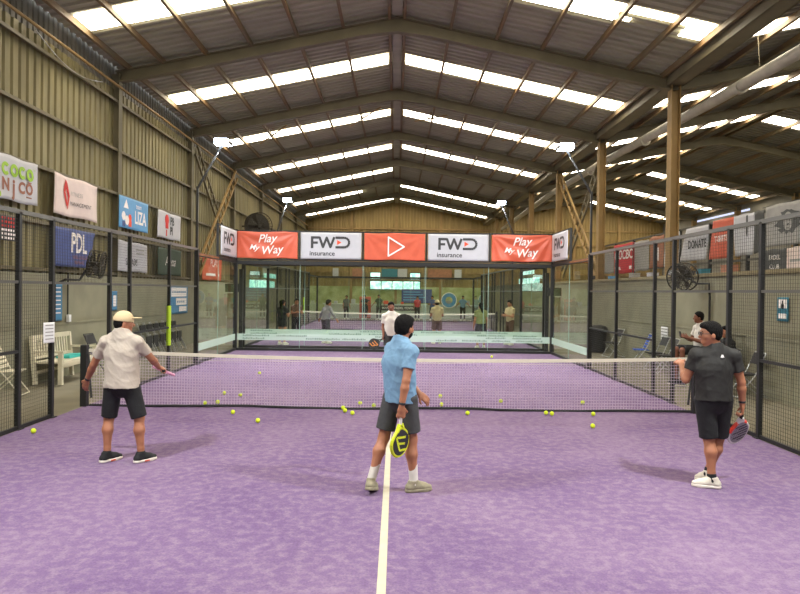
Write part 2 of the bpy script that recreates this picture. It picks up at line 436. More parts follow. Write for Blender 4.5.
# lattice wall braces
def lattice(a, b, w, m, label, nr=14):
    a = Vector(a); b = Vector(b); d = (b-a).normalized(); s = d.cross(Vector((1, 0, 0))).normalized()*w/2
    t = thing('lattice_brace', a, label, 'brace')
    obj('chord', MB().bar(a+s, b+s, .07), m, t); obj('chord', MB().bar(a-s, b-s, .07), m, t)
    for k in range(1, nr):
        p = a.lerp(b, k/nr); obj('rung', MB().bar(p-s, p+s, .05), m, t)
lattice((-7.28, 13.1, 7.0), (-7.28, 18.6, 3.0), .42, M['steel'], 'dark ladder-like brace descending towards the far end on the left wall')
lattice((-7.2, 18.7, 7.1), (-7.2, 13.2, 2.6), .42, M['steeltan'], 'tan ladder-like brace rising towards the far end on the left wall')
lattice((7.42, 18.7, 7.1), (7.42, 13.2, 2.7), .42, M['steeltan'], 'tan ladder-like brace crossing between the right columns, sloping down to the nearer one')
lattice((7.54, 13.2, 6.9), (7.54, 18.6, 2.8), .4, M['steel'], 'dark ladder-like brace crossing between the right columns, sloping down to the farther one')
for x, l in ((-4.9, 'left one near the floodlight'), (-1.25, 'just left of the ridge'), (1.35, 'just right of the ridge'), (4.9, 'right one near the floodlight')):
    z = Zs(x)-.42; t = thing('roof_brace', (x, 15.2, z), 'tan X-shaped brace under the roof, %s' % l, 'brace')
    for e in (-1, 1): obj('brace_bar', MB().bar((x-.62, 15.2-e*.5, z-.62*SL*(-1 if x < 0 else 1)*-1*1), (x+.62, 15.2+e*.5, z+.62*SL*(-1 if x < 0 else 1)*-1*1+.25), .06, .03), M['steeltan'], t)
    obj('hanger', MB().bar((x, 15.2, z+.1), (x, 15.2, Zs(x)-.05), .03), M['steeltan'], t)

# ------------------------------------------------------------------ courts
def fence_posts(side):
    return [-6, -4, -1.8, -.95, .98, 1.85, 4, 6]
def court(yc, near, tagname, side_near, vis):
    """one padel court centred on net at y=yc"""
    surf = MB().b2((-5, yc-10, -.02), (5, yc+10, 0))
    s = struct('floor_court_'+tagname, surf, M['turf'], 'sand-dusted purple artificial turf of the %s court' % tagname, 'court surface')
    obj('center_line', MB().b2((-.03, yc-6.95, 0), (.03, yc+6.95, .003)), M['line'], s)
    for sy in (-1, 1): obj('service_line', MB().b2((-5, yc+sy*6.95-.025, 0), (5, yc+sy*6.95+.025, .003)), M['line'], s)
    # net
    t = thing('court_net', (0, yc, 0), 'net of the %s court with white tape and black posts' % tagname, 'net')
    for x in (-5, 5):
        p = obj('net_post', MB().b2((x-.05, yc-.05, 0), (x+.05, yc+.05, 1.0)), M['black'], t)
        if near: obj('crank', MB().tube([(x+(.09 if x < 0 else -.09), yc-.06, .85), (x+(.12 if x < 0 else -.12), yc-.1, .6), (x+(.18 if x < 0 else -.18), yc-.14, .16)], .018), M['blackpl'], p)
    def topz(x): return .84 + .09*(x/5)**2 - .012*x/5
    def rip(x, z): return .02*math.sin(x*2.3+z*2)*(1-z/.95) + .012*math.sin(x*5.1+1)
    n = 60
    xs = [-4.93+9.86*k/n for k in range(n+1)]
    mb = MB()
    for i in range(n):
        a, b = xs[i], xs[i+1]
        for (yo) in (0,):
            vs = [(a, yc-.008, topz(a)-.055), (b, yc-.008, topz(b)-.055), (b, yc+.008, topz(b)-.055), (a, yc+.008, topz(a)-.055),
                  (a, yc-.008, topz(a)), (b, yc-.008, topz(b)), (b, yc+.008, topz(b)), (a, yc+.008, topz(a))]
            mb.add(vs, [(0, 3, 2, 1), (4, 5, 6, 7), (0, 1, 5, 4), (2, 3, 7, 6)] + ([(0, 4, 7, 3)] if i == 0 else []) + ([(1, 2, 6, 5)] if i == n-1 else []))
    obj('net_tape', mb, M['tape'], t)
    r = .0023 if near else .003
    st = .045 if near else .09
    mb = MB(); x = -4.9
    while x < 4.92:
        zt = topz(x)-.05
        mb.tube([(x, yc+rip(x, z), z) for z in (.03, zt*.35, zt*.7, zt)], r, 4, False); x += st
    z = .045
    while z < .80:
        mb.tube([(xx, yc+rip(xx, z), z*topz(xx)/.84) for xx in xs], r, 4, False); z += st
    obj('net_mesh', mb, M['netcord'], t)
    pts = [(xx, yc+rip(xx, 0)-.005*math.sin(xx*3), .022+.012*math.sin(xx*1.7)) for xx in xs]
    obj('bottom_hem', MB().tube(pts, .022, 6), M['netblack'], t)
    # side fences
    for sx in (-1, 1):
        X = sx*5.04; sd = 'left' if sx < 0 else 'right'
        t = thing('court_fence', (X, yc, 0), 'black wire mesh fence on posts along the %s side of the %s court' % (sd, tagname), 'fence')
        pw = .07
        for dy in fence_posts(sx):
            w = .1 if abs(dy) == 6 else .06
            obj('post', MB().b2((X-w/2, yc+dy-w/2, 0), (X+w/2, yc+dy+w/2, 2.95)).b2((X-w, yc+dy-w, 0), (X+w, yc+dy+w, .012)), M['black'], t)
            if dy == 4 and sx < 0: obj('foam_sleeve', MB().tube([(X+.0, yc+dy, .66), (X, yc+dy, 1.55)], .05, 12), M['lime'], t)
        if near: 
            for dy in (-8, -10): obj('post', MB().b2((X-.03, yc+dy-.03, 0), (X+.03, yc+dy+.03, 2.95)), M['black'], t)
        lo = -10 if near else -6
        obj('top_rail', MB().b2((X-.03, yc+lo, 2.92), (X+.03, yc+6, 2.98)), M['railgrey'], t)
        obj('middle_rail', MB().b2((X-.02, yc+lo, 1.98), (X+.02, yc+6, 2.02)), M['railgrey'], t)
        for a, b in ((lo, -1.8), (1.85, 6)): obj('lower_rail', MB().b2((X-.025, yc+a, 1.04), (X+.025, yc+b, 1.08)), M['black'], t)
        for a, b in ((lo, -.95), (.98, 6)): obj('bottom_rail', MB().b2((X-.02, yc+a, 0), (X+.02, yc+b, .05)), M['black'], t)
        spans = [(-6, -4), (-4, -1.8), (-1.8, -.95), (.98, 1.85), (1.85, 4), (4, 6)]
        if near: spans = [(-10, -8), (-8, -6)] + spans
        spans.append((-.95, .98))
        for a, b in spans:
            mb = MB(); z0 = .05 if (a, b) != (-.95, .98) else 2.02
            rr = .0032 if near else .005; stp = .05 if near else .1
            y = a+stp
            while y < b-.01: mb.bar((X, yc+y, z0), (X, yc+y, 2.92), rr); y += stp
            z = z0+stp
            while z < 2.92: mb.bar((X+.003, yc+a, z), (X+.003, yc+b, z), rr); z += stp
            obj('mesh_panel', mb, M['wire'], t)
    # glass ends
    ends = (1,) if near else (-1, 1)
    for e in ends:
        yb = yc+e*10.05
        pos = 'far end' if e > 0 else 'near end'
        t = thing('glass_wall', (0, yb, 0), 'glass back wall at the %s of the %s court' % (pos, tagname), 'glass wall')
        for k in range(5):
            x0 = -5+2*k
            g = obj('glass_pane', MB().b2((x0+.008, yb-.006, .06), (x0+1.992, yb+.006, 2.84)), M['glass'], t)
            obj('pane_edge', MB().b2((x0-.007, yb-.007, .06), (x0+.007, yb+.007, 2.84)), M['glassedge'], t)
        obj('base_channel', MB().b2((-5.05, yb-.05, 0), (5.05, yb+.05, .075)), M['black'], t)
        obj('head_channel', MB().b2((-5.05, yb-.04, 2.74), (5.05, yb+.04, 2.86)), M['black'], t)
        for x in (-5.05, 5.05): obj('corner_post', MB().b2((x-.06, yb-.06, 0), (x+.06, yb+.06, 2.84)), M['black'], t)
        if (e > 0) == near or e < 0:
            zb = .33 if near else .42
            d = obj('film_band', MB().b2((-4.98, yb-.010, zb), (4.98, yb-.008, zb+.20)), M['mint'], t)
            mk = MB(); R = random.Random(3 if near else 5)
            for row in (0, 1):
                x = -4.8
                while x < 4.8:
                    ln = R.uniform(.5, 1.1)
                    if R.random() < .75:
                        q = x
                        while q < x+ln:
                            wl_ = R.uniform(.02, .05); mk.b2((q, yb-.013, zb+.035+row*.09), (q+wl_, yb-.0115, zb+.035+row*.09+R.choice((.035, .05)))); q += wl_+.02
                    x += ln+R.uniform(.1, .3)
            obj('printed_marks', mk, M['mintmark'], d)
        for sx in (-1, 1):
            X = sx*5.04; sd = 'left' if sx < 0 else 'right'
            t = thing('side_glass', (X, yc+e*8, 0), 'two-pane side glass at the %s of the %s court, %s corner' % (pos, tagname, sd), 'glass wall')
            for q in (6, 8):
                a, b = sorted((yc+e*q, yc+e*(q+2)))
                obj('glass_pane', MB().b2((X-.006, a+.06, .06), (X+.006, b-.01, 2.84)), M['glass'], t)
            a, b = sorted((yc+e*6.05, yc+e*9.98))
            obj('pane_edge', MB().b2((X-.007, yc+e*8-.007, .06), (X+.007, yc+e*8+.007, 2.84)), M['glassedge'], t)
            obj('base_channel', MB().b2((X-.04, a, 0), (X+.04, b, .075)), M['black'], t)
            obj('head_channel', MB().b2((X-.04, a, 2.78), (X+.04, b, 2.86)), M['black'], t)
            if near:
                zb = .33
                obj('film_band', MB().b2((X-sx*.008, a, zb), (X-sx*.010, b, zb+.20)), M['mint'], t)
                obj('red_stripe', MB().b2((X-sx*.041, a, 2.8), (X-sx*.043, b-2.05, 2.85)), M['rust'], t)
court(0, True, 'front', True, True)
court(21.2, False, 'back', True, True)

# sign frame above the far glass wall
t = thing('sign_frame', (0, 10.05, 2.88), 'black steel frame carrying the sponsor boards above the far glass wall', 'frame')
for z in (2.9, 3.8): obj('rail', MB().b2((-5.05, 10.02, z-.02), (5.05, 10.08, z+.02)), M['black'], t)
for k in range(1, 5): obj('upright', MB().b2((-5.05+2.02*k-.025, 10.02, 2.92), (-5.05+2.02*k+.025, 10.08, 3.78)), M['black'], t)
for sx in (-1, 1):
    for z in (2.9, 3.8): obj('rail', MB().b2((sx*5.05-.03, 7.95, z-.02), (sx*5.05+.03, 9.98, z+.02)), M['black'], t)
    obj('upright', MB().b2((sx*5.05-.05, 10.0, 2.86), (sx*5.05+.05, 10.1, 3.84)), M['black'], t)
    obj('upright', MB().b2((sx*5.05-.03, 7.92, 2.86), (sx*5.05+.03, 7.98, 3.82)), M['black'], t)

# ------------------------------------------------------------------ banners and lettering
def textmesh(txt, size, bold=0.0, shear=0.0, spacing=1.0):
    cu = bpy.data.curves.new('t', 'FONT'); cu.body = txt; cu.size = size; cu.offset = bold; cu.shear = shear; cu.space_character = spacing
    cu.align_x = 'CENTER'; cu.align_y = 'CENTER'; cu.resolution_u = 3
    o = bpy.data.objects.new('t', cu); COL.objects.link(o)
    dg = bpy.context.evaluated_depsgraph_get(); me = bpy.data.meshes.new_from_object(o.evaluated_get(dg))
    v = [tuple(p.co) for p in me.vertices]; f = [tuple(p.vertices) for p in me.polygons]
    bpy.data.objects.remove(o); bpy.data.meshes.remove(me); bpy.data.curves.remove(cu)
    return v, f
def wavef(seed, amp, w, h):
    r = random.Random(seed); ks = [(r.uniform(2, 6), r.uniform(-4, 4), r.uniform(0, 6)) for _ in range(4)]
    def g(u, v):
        e = 1.0
        return amp*sum(math.sin(a*u+b*v+c) for a, b, c in ks)/2.2*e
    return g
def folds(w, h, amp):
    # tension folds sagging from the upper corners
    def g(u, v):
        z = 0
        for sx in (-1, 1):
            du, dv = u-sx*w/2, h/2-v
            ang = math.atan2(dv, abs(du)+1e-6); r = math.hypot(du, dv)
            z += amp*math.sin(ang*13+1.2*sx)*math.exp(-((r-.55*w)/(.5*w))**2)
        return z
    return g
def banner(name, org, u, w, h, m, label, cat, items=(), amp=.012, seed=1, group=None, quad=None, foldamp=0, thick=.006):
    """org = centre; items = list of (kind, ...) drawn on the face in metres from the centre"""
    M4 = frame(org, u, (0, 0, 1))
    g1 = wavef(seed, amp, w, h); g2 = folds(w, h, foldamp) if foldamp else (lambda a, b: 0)
    wave = lambda a, b: g1(a, b)+g2(a, b)
    nx, ny = (48, 24) if foldamp else (20, 12)
    v = []; f = []
    def shape(a, b):
        # a,b in 0..1 -> position
        if quad:
            (x0, y0), (x1, y1), (x2, y2), (x3, y3) = quad   # bl, br, tr, tl
            X = (1-a)*(1-b)*x0+a*(1-b)*x1+a*b*x2+(1-a)*b*x3; Y = (1-a)*(1-b)*y0+a*(1-b)*y1+a*b*y2+(1-a)*b*y3
            return X, Y
        return (a-.5)*w, (b-.5)*h - (.012*math.sin(a*PI*3+seed) if amp > .004 else 0)
    for k, dz in enumerate((0, -thick)):
        for j in range(ny+1):
            for i in range(nx+1):
                X, Y = shape(i/nx, j/ny); v.append((X, Y, wave(X, Y)+dz))
    N = (nx+1)*(ny+1)
    for j in range(ny):
        for i in range(nx):
            a = j*(nx+1)+i; f.append((a, a+1, a+nx+2, a+nx+1)); f.append((N+a+nx+1, N+a+nx+2, N+a+1, N+a))
    for i in range(nx):
        f.append((i+1, i, N+i, N+i+1)); a = ny*(nx+1)+i; f.append((a, a+1, N+a+1, N+a))
    for j in range(ny):
        a = j*(nx+1); f.append((a, a+nx+1, N+a+nx+1, N+a)); a += nx; f.append((a+nx+1, a, N+a, N+a+nx+1))
    o = bpy.data.objects.new(name, mesh(name, v, f, m, True)); COL.objects.link(o); o.matrix_world = M4
    tag(o, label, cat, group)
    for it in items:
        kind = it[0]; mb = MB()
        if kind == 't':
            _, txt, cx, cy, size, mm, opt = it
            vs, fs = textmesh(txt, size, opt.get('bold', 0), opt.get('shear', 0), opt.get('sp', 1))
            fx, rot = opt.get('fx', 1), opt.get('rot', 0)
            vs = [((x*fx)*math.cos(rot)-y*math.sin(rot)+cx, (x*fx)*math.sin(rot)+y*math.cos(rot)+cy) for x, y, z in vs]
            mb.add([(x, y, wave(x, y)+.006+amp*.5+foldamp*.9) for x, y in vs], fs); nmn = 'lettering'
        elif kind == 'p':     # polygon strokes: list of polygons
            _, polys, mm = it[:3]; nmn = it[3] if len(it) > 3 else 'emblem'
            for k, pl in enumerate(polys):
                lift = .005+.0003*k+amp*.4+foldamp*.9
                n = len(pl)
                mb.add([(x, y, wave(x, y)+lift) for x, y in pl]+[(x, y, wave(x, y)+lift-.003) for x, y in pl],
                       [tuple(range(n)), tuple(range(2*n-1, n-1, -1))]+[(i, n+i, n+(i+1) % n, (i+1) % n) for i in range(n)])
        ob = bpy.data.objects.new(nmn, mesh(nmn, mb.v, mb.f, mm)); COL.objects.link(ob); ob.parent = o
        if len(it) > 4 and kind == 'p': ob['label'] = it[4]
    return o
def seg(a, b, w):
    dx, dy = b[0]-a[0], b[1]-a[1]; L = math.hypot(dx, dy); nx, ny = -dy/L*w/2, dx/L*w/2
    return [(a[0]+nx, a[1]+ny), (a[0]-nx, a[1]-ny), (b[0]-nx, b[1]-ny), (b[0]+nx, b[1]+ny)]
def stroke(pts, w):
    out = []
    for i in range(len(pts)-1): out.append(seg(pts[i], pts[i+1], w)); out.append(disc(pts[i+1], w/2, 8))
    return out
def rect(x0, y0, x1, y1): return [(x0, y0), (x1, y0), (x1, y1), (x0, y1)]
def disc(c, r, n=16, ry=None): return [(c[0]+r*math.cos(2*PI*k/n), c[1]+(ry or r)*math.sin(2*PI*k/n)) for k in range(n)]
def ringpolys(c, r0, r1, a0=0, a1=2*PI, n=20):
    P = []
    for k in range(n):
        s, e = a0+(a1-a0)*k/n, a0+(a1-a0)*(k+1)/n
        P.append([(c[0]+r0*math.cos(s), c[1]+r0*math.sin(s)), (c[0]+r1*math.cos(s), c[1]+r1*math.sin(s)), (c[0]+r1*math.cos(e), c[1]+r1*math.sin(e)), (c[0]+r0*math.cos(e), c[1]+r0*math.sin(e))])
    return P

def fwd_items(s=1.0, cx=0.0, fx=1.0):
    w = .075*s
    P = []
    def q(x, y): return (cx+x*s*fx, y*s+.1*s)
    # F
    P += [rect(*q(-.64, -.18), *q(-.56, .2)), rect(*q(-.64, .12), *q(-.36, .2)), rect(*q(-.56, -.04), *q(-.42, .035))]
    # W
    W = [(-.36, .2), (-.24, -.14), (-.12, .1), (.0, -.14), (.13, .2)]
    W = [(-.37, .18), (-.255, -.14), (-.14, .16), (-.02, -.14), (.10, .18)]
    for i in range(4): P.append(seg(q(*W[i]), q(*W[i+1]), w))
    for p in W[1:4]: P.append(disc(q(*p), w/2, 8))
    # D, open at the left where the arrow head sits
    P += [rect(*q(.14, .125), *q(.42, .2)), rect(*q(.14, -.18), *q(.42, -.105)), ]
    arc = []
    for k in range(9):
        a = PI/2-PI*k/8; arc.append((.42+.153*math.cos(a), .01+.153*math.sin(a)))
    for i in range(8): P.append(seg(q(*arc[i]), q(*arc[i+1]), w))
    tri = [[q(.19, -.07), q(.33, .01), q(.19, .09)]]
    return [('p', P, M['dark'], 'lettering'), ('p', tri, M['orangep'], 'arrow_mark', 'small orange arrow head'),
            ('t', 'insurance', cx-.28*s*fx, -.245*s, .21*s, M['dark'], {'fx': fx, 'bold': .003*s})]
YF = 9.98
def front(k): return -5.05+2.02*(k+.5)
for k, desc in ((1, 'left of the central arrow board'), (3, 'right of the central arrow board')):
    banner('sponsor_board', (front(k), YF, 3.35), (1, 0, 0), 1.92, .84, M['white'], 'white board reading FWD insurance above the glass wall, %s' % desc, 'sign', fwd_items(1.0, 0), amp=.002, seed=k, group='white boards over the glass wall')
pw = lambda: [('t', 'Play', -.02, .2, .36, M['whitep'], {'shear': .35, 'bold': .004, 'rot': .05}), ('t', 'My', -.42, -.08, .24, M['whitep'], {'shear': .3, 'bold': .003, 'rot': -.1}),
              ('t', 'Way', .13, -.16, .36, M['whitep'], {'shear': .3, 'bold': .004, 'rot': .1})]
banner('sponsor_board', (front(0), YF, 3.35), (1, 0, 0), 1.92, .84, M['orange'], 'orange banner reading Play My Way in the left corner above the glass wall', 'sign', pw(), amp=.006, seed=4, foldamp=.010)
banner('sponsor_board', (front(4), YF, 3.35), (1, 0, 0), 1.92, .84, M['orange'], 'creased orange banner reading Play My Way in the right corner above the glass wall', 'sign', pw(), amp=.006, seed=9, foldamp=.026)
tri = [(-.2, -.3), (.3, 0), (-.2, .3), (-.2, -.3)]
banner('sponsor_board', (front(2), YF, 3.35), (1, 0, 0), 1.92, .84, M['orange'], 'orange central board with a white outlined arrow above the glass wall', 'sign',
       [('p', stroke(tri, .045), M['whitep'], 'arrow_outline')], amp=.006, seed=6, foldamp=.008)
banner('sponsor_board', (-4.98, 8.97, 3.35), (0, 1, 0), 1.86, .84, M['white'], 'white FWD insurance board on the left side fence top', 'sign', fwd_items(.95), amp=.002)
banner('sponsor_board', (4.98, 8.97, 3.35), (0, -1, 0), 1.86, .84, M['white'], 'white FWD insurance board on the right side fence top', 'sign', fwd_items(.95), amp=.002)

# left wall banners (plane x = -7.3)
def lw(y0, y1, z0, z1, name, m, label, cat, items, **kw):
    return banner(name, (-7.27, (y0+y1)/2, (z0+z1)/2), (0, 1, 0), y1-y0, z1-z0, m, label, cat, items, **kw)
def ring(c, r0, r1): return ringpolys(c, r0, r1)
P = []
for cx, op in ((-.40, 1), (-.14, 0), (.12, 1), (.38, 0)):
    P += ringpolys((cx, .16), .055, .125, .7 if op else 0, 2*PI-.7 if op else 2*PI, 18)
lw(1.30, 2.68, 3.57, 4.41, 'wall_banner', M['white'], 'white banner with green COCO over brown NICO on the upper left wall', 'banner',
   [('p', P, M['green'], 'lettering', 'green COCO lettering'), ('t', 'N', -.40, -.14, .32, M['brownp'], {'bold': .014}), ('t', 'j', -.14, -.17, .42, M['brownp'], {'bold': .014}),
    ('t', 'C', .12, -.14, .30, M['brownp'], {'bold': .014}), ('t', 'O', .38, -.13, .30, M['brownp'], {'bold': .014}),
    ('p', [rect(.28, -.30, .46, -.275)] + [rect(.32, .0, .46, .02)], M['brownp'], 'underline'), ('t', 'TM', .55, .28, .06, M['green'], {}),
    ('p', [disc((-.60, -.34), .06)], M['green'], 'corner_dot')], amp=.006, seed=2)
em = [[(-.62, .1), (-.5, .36), (-.42, .3), (-.54, .06)], [(-.62, .08), (-.5, -.24), (-.42, -.18), (-.52, .06)], [(-.42, .3), (-.3, .02), (-.36, -.06), (-.5, .2)], [(-.3, .02), (-.42, -.26), (-.48, -.3), (-.38, .0)]]
lw(3.32, 5.3, 3.52, 4.4, 'wall_banner', M['pinkv'], 'pale pink creased banner with a red zigzag emblem on the left wall', 'banner',
   [('p', em, M['redp'], 'emblem'), ('t', 'FITNESS', -.02, .08, .13, M['greyv'], {}), ('t', 'MANAGEMENT', .15, -.14, .13, M['dark'], {})], amp=.03, seed=5)
lw(6.55, 8.55, 3.55, 4.4, 'wall_banner', M['blueb'], 'light blue banner with white LIZA lettering and figures on the left wall', 'banner',
   [('t', 'LIZA', .42, -.08, .5, M['whitep'], {'bold': .012, 'fx': .8}), ('t', 'team', .3, .25, .2, M['whitep'], {}),
    ('p', [[(-.72, .12), (-.55, .36), (-.4, .12)], disc((-.72, -.1), .12), disc((-.5, -.2), .13)], M['whitep'], 'emblem'),
    ('p', [disc((-.3, -.12), .1), rect(-.4, -.36, -.2, -.2)], M['orangep'], 'emblem', 'orange figure'),
    ('p', [rect(-.8, -.38, -.62, -.24)], M['navy'], 'emblem', 'navy figure')], amp=.004)
lw(9.33, 11.45, 3.52, 4.36, 'wall_banner', M['white'], 'white banner with a red emblem and black PB PI letters on the left wall', 'banner',
   [('t', 'PB', .18, .16, .36, M['dark'], {'bold': .01}), ('t', 'PI', .1, -.16, .36, M['dark'], {'bold': .01}),
    ('p', [disc((-.3, .18), .17), rect(-.42, -.1, -.18, .1), rect(-.36, -.34, -.28, -.14)], M['redp'], 'emblem')], amp=.008, seed=3)
P = []
rr = random.Random(4)
for r in range(6):
    for c in range(5): P.append(rect(-.21+c*.09, .17-r*.075, -.21+c*.09+rr.uniform(.03, .07), .21-r*.075))
lw(1.42, 1.96, 2.8, 3.27, 'score_board', M['dark'], 'black board with red and white symbols at the left edge behind the fence', 'board',
   [('p', P[:15], M['redp'], 'symbols'), ('p', P[15:], M['whitep'], 'symbols')], amp=.001)
banner('wall_banner', (-7.27, 4.3, 2.82), (0, 1, 0), 1.9, .86, M['navy'], 'draped navy blue banner reading PDL below the pink banner', 'banner',
       [('t', 'PDL', .08, .1, .62, M['whitep'], {'fx': .72, 'bold': .012}), ('t', 'PADEL LEAGUE', .12, -.2, .11, M['brownp'], {}), ('t', 'PILIPINAS', .12, -.32, .11, M['brownp'], {})],
       amp=.02, seed=8, quad=[(-.92, -.43), (.62, -.43), (.92, .43), (-.92, .43)])
lw(6.5, 8.5, 2.38, 3.2, 'wall_banner', M['white'], 'white banner with SALADS lettering and a green sprig under the blue banner', 'banner',
   [('t', 'SALADS', -.12, -.15, .26, M['dark'], {'fx': .95}), ('p', [disc((-.3, .2), .09, 16, .15), disc((-.16, .18), .07, 16, .13)], M['green'], 'emblem'),
    ('p', [rect(.2, .1, .75, .14), rect(.2, .2, .75, .24)], M['greyv'], 'print_lines')], amp=.012, seed=11)
lw(9.36, 11.45, 2.36, 3.22, 'wall_banner', M['dgreen'], 'dark green banner with white script lettering on the left wall', 'banner',
   [('t', 'Avana', .0, 0, .42, M['whitep'], {'shear': .4})], amp=.015, seed=12)
# low posters
banner('wall_poster', (-7.19, 3.32, 1.61), (0, 1, 0), .42, .8, M['posterblue'], 'tall narrow blue poster on the left concrete wall above the bench', 'poster',
       [('p', [rect(-.16, .3-k*.09, .14, .325-k*.09) for k in range(7)], M['whitep'], 'print_lines')], amp=0)
banner('wall_poster', (-7.19, 11.1, 1.57), (0, 1, 0), 1.75, .95, M['posterblue'], 'wide blue poster with white text blocks farther along the left concrete wall', 'poster',
       [('p', [rect(-.75, .1, .75, .4), rect(-.3, -.18, .75, .05), rect(0, -.4, .75, -.23)], M['whitep'], 'text_block'),
        ('p', [rect(-.68+k*.2, .22, -.54+k*.2, .28) for k in range(7)]+[rect(-.2+k*.2, -.1, -.08+k*.2, -.04) for k in range(4)], M['posterblue'], 'print_lines')], amp=0)
banner('wall_poster', (-7.19, 6.15, 1.6), (0, 1, 0), .3, .5, M['posterblue'], 'narrow blue poster beside the white capped player, on the left wall', 'poster', [('p', [rect(-.08, -.14, .08, .14)], M['whitep'], 'print_block')], amp=0)
banner('notice_sheet', (-5.0, -.74-.35, 1.27), (.2, 1, 0), .22, .3, M['paper'], 'white paper notice tied to the left fence by the net opening', 'notice', [('p', [rect(-.08, .1-k*.05, .08, .115-k*.05) for k in range(5)], M['greyv'], 'print_lines')], amp=0)
banner('wall_sign', (7.13, 1.2, 1.7), (0, -1, 0), .34, .44, M['teal'], 'small teal sign with a white and black pictogram on the right wall', 'sign',
       [('p', [rect(-.13, .02, .13, .18), rect(-.12, -.17, .12, -.08)], M['whitep'], 'print_block'), ('p', [disc((0, .06), .05), rect(-.02, .05, .02, .16)], M['dark'], 'pictogram')], amp=0)
banner('wall_poster', (7.13, 6.4, .88), (0, -1, 0), .42, .42, M['paper'], 'white sheet with rows of print low on the right wall', 'poster', [('p', [rect(-.18, .14-k*.08, .18, .17-k*.08) for k in range(5)], M['greyv'], 'print_lines')], amp=0)

# orange flag seen through the left corner glass
banner('wall_banner', (-7.25, 15.2, 2.75), (0, 1, 0), 2.6, .95, M['orange'], 'orange banner behind the left corner glass', 'banner', [('t', 'PLAY', .2, .2, .4, M['whitep'], {}), ('p', [rect(-.9, -.3, .9, -.2)], M['whitep'], 'print_lines')], amp=.02, seed=5)

# ---- neighbouring bay: fence with banners at x = 9
t = thing('court_fence', (9.06, 9, 0), 'black fence of the neighbouring court carrying banners on its upper part', 'fence')
for y in range(-2, 20, 2): obj('post', MB().b2((9.04, y-.04, 0), (9.12, y+.04, 4.0)), M['black'], t)
for z in (1.9, 2.86, 4.0): obj('rail', MB().b2((9.05, -2, z-.03), (9.11, 18, z+.03)), M['railgrey'], t)
def rb(y0, y1, z0, z1, m, label, items=(), **kw):
    return banner('side_banner', (9.03, (y0+y1)/2, (z0+z1)/2), (0, -1, 0), y1-y0, z1-z0, m, label, 'banner', items, **kw)
rb(13.9, 16.1, 2.75, 3.92, M['redv'], 'red banner reading OCBC on the neighbouring court', [('t', 'OCBC', .25, .15, .52, M['whitep'], {'bold': .012}), ('p', ringpolys((-.75, .12), .1, .2)+[rect(-.95, -.42, .9, -.3)], M['whitep'], 'emblem')], amp=.02, seed=3)
rb(16.2, 17.8, 2.8, 3.7, M['greyv'], 'grey white banner left of the red OCBC banner', amp=.02)
rb(12.4, 13.8, 2.8, 3.9, M['greyv'], 'plain grey banner right of the red OCBC banner', amp=.02, seed=7)
rb(11.15, 12.3, 2.85, 3.95, M['brownv'], 'faded brown printed banner beside the right column', [('t', 'M', 0, -.1, .6, M['whitep'], {'bold': .02})], amp=.02, seed=8)
rb(9.95, 11.05, 2.85, 3.95, M['white'], 'white banner immediately left of the nearest right column', [('p', [rect(-.4, -.1, .3, .1)], M['brownp'], 'print_block')], amp=.02, seed=9)
rb(8.0, 9.9, 2.95, 4.0, M['white'], 'white tapering banner reading DONATE on the neighbouring court', [('t', 'DONATE', .25, -.02, .34, M['dark'], {'fx': .8, 'bold': .006})], amp=.015, quad=[(-.94, -.5), (.8, -.5), (.93, .5), (-.5, .5)], seed=4)
rb(6.62, 7.95, 2.95, 4.05, M['orange'], 'orange banner reading T-SHIRTS on the neighbouring court', [('t', 'T-SHIRTS', 0.0, 0, .24, M['whitep'], {'fx': .78, 'bold': .006})], amp=.015, quad=[(-.66, -.54), (.55, -.54), (.66, .54), (-.5, .54)], seed=5)
rb(5.66, 6.58, 2.98, 4.05, M['white'], 'plain white banner right of the orange T-SHIRTS banner', amp=.015, seed=6)
rb(5.2, 5.62, 3.0, 4.05, M['dgreyv'], 'narrow dark grey banner on the neighbouring court', amp=.01)
mane = [((.30+.1*math.sin(k*2.4))*math.cos(2*PI*k/26)*1.5, .05+(.27+.05*math.sin(k*3.1))*math.sin(2*PI*k/26)) for k in range(26)]
rb(3.3, 5.15, 3.12, 4.1, M['greyv'], 'grey banner with a dark animal head emblem at the right edge', [('p', [mane], M['dgreyv'], 'emblem'), ('p', [disc((0, .05), .17, 16, .22)], M['greyv'], 'emblem_face'),
   ('p', [disc((-.07, .1), .025), disc((.07, .1), .025), [(-.05, .0), (.05, .0), (0, -.06)], rect(-.05, -.1, .05, -.085)], M['dark'], 'emblem_lines')], amp=.01, seed=2)
rb(4.3, 5.15, 2.45, 3.05, M['dgreyv'], 'small dark printed panel under the animal head banner', [('t', 'PADEL', 0, .1, .16, M['whitep'], {}), ('t', 'CLUB', 0, -.12, .16, M['whitep'], {})], amp=.005)
rb(3.3, 4.25, 2.45, 3.05, M['pinkv'], 'small pale pink panel under the animal head banner', [('p', [rect(-.35, -.03, .35, .03)], M['greyv'], 'print_lines')], amp=.005)
t = thing('shade_awning', (9.6, 4, 4.1), 'grey translucent awning above the neighbouring court', 'awning')
obj('awning_sheet', MB().add([(9.1, 1, 4.15), (9.1, 5.4, 4.1), (11.5, 5.4, 4.5), (11.5, 1, 4.6), (9.1, 1, 4.17), (9.1, 5.4, 4.12), (11.5, 5.4, 4.52), (11.5, 1, 4.62)], [(0, 3, 2, 1), (4, 5, 6, 7), (0, 1, 5, 4), (1, 2, 6, 5), (2, 3, 7, 6), (3, 0, 4, 7)]), M['dgreyv'], t)
for y in (1.2, 5.2): obj('strut', MB().bar((11.4, y, 0), (11.4, y, 4.5), .06), M['steel'], t)

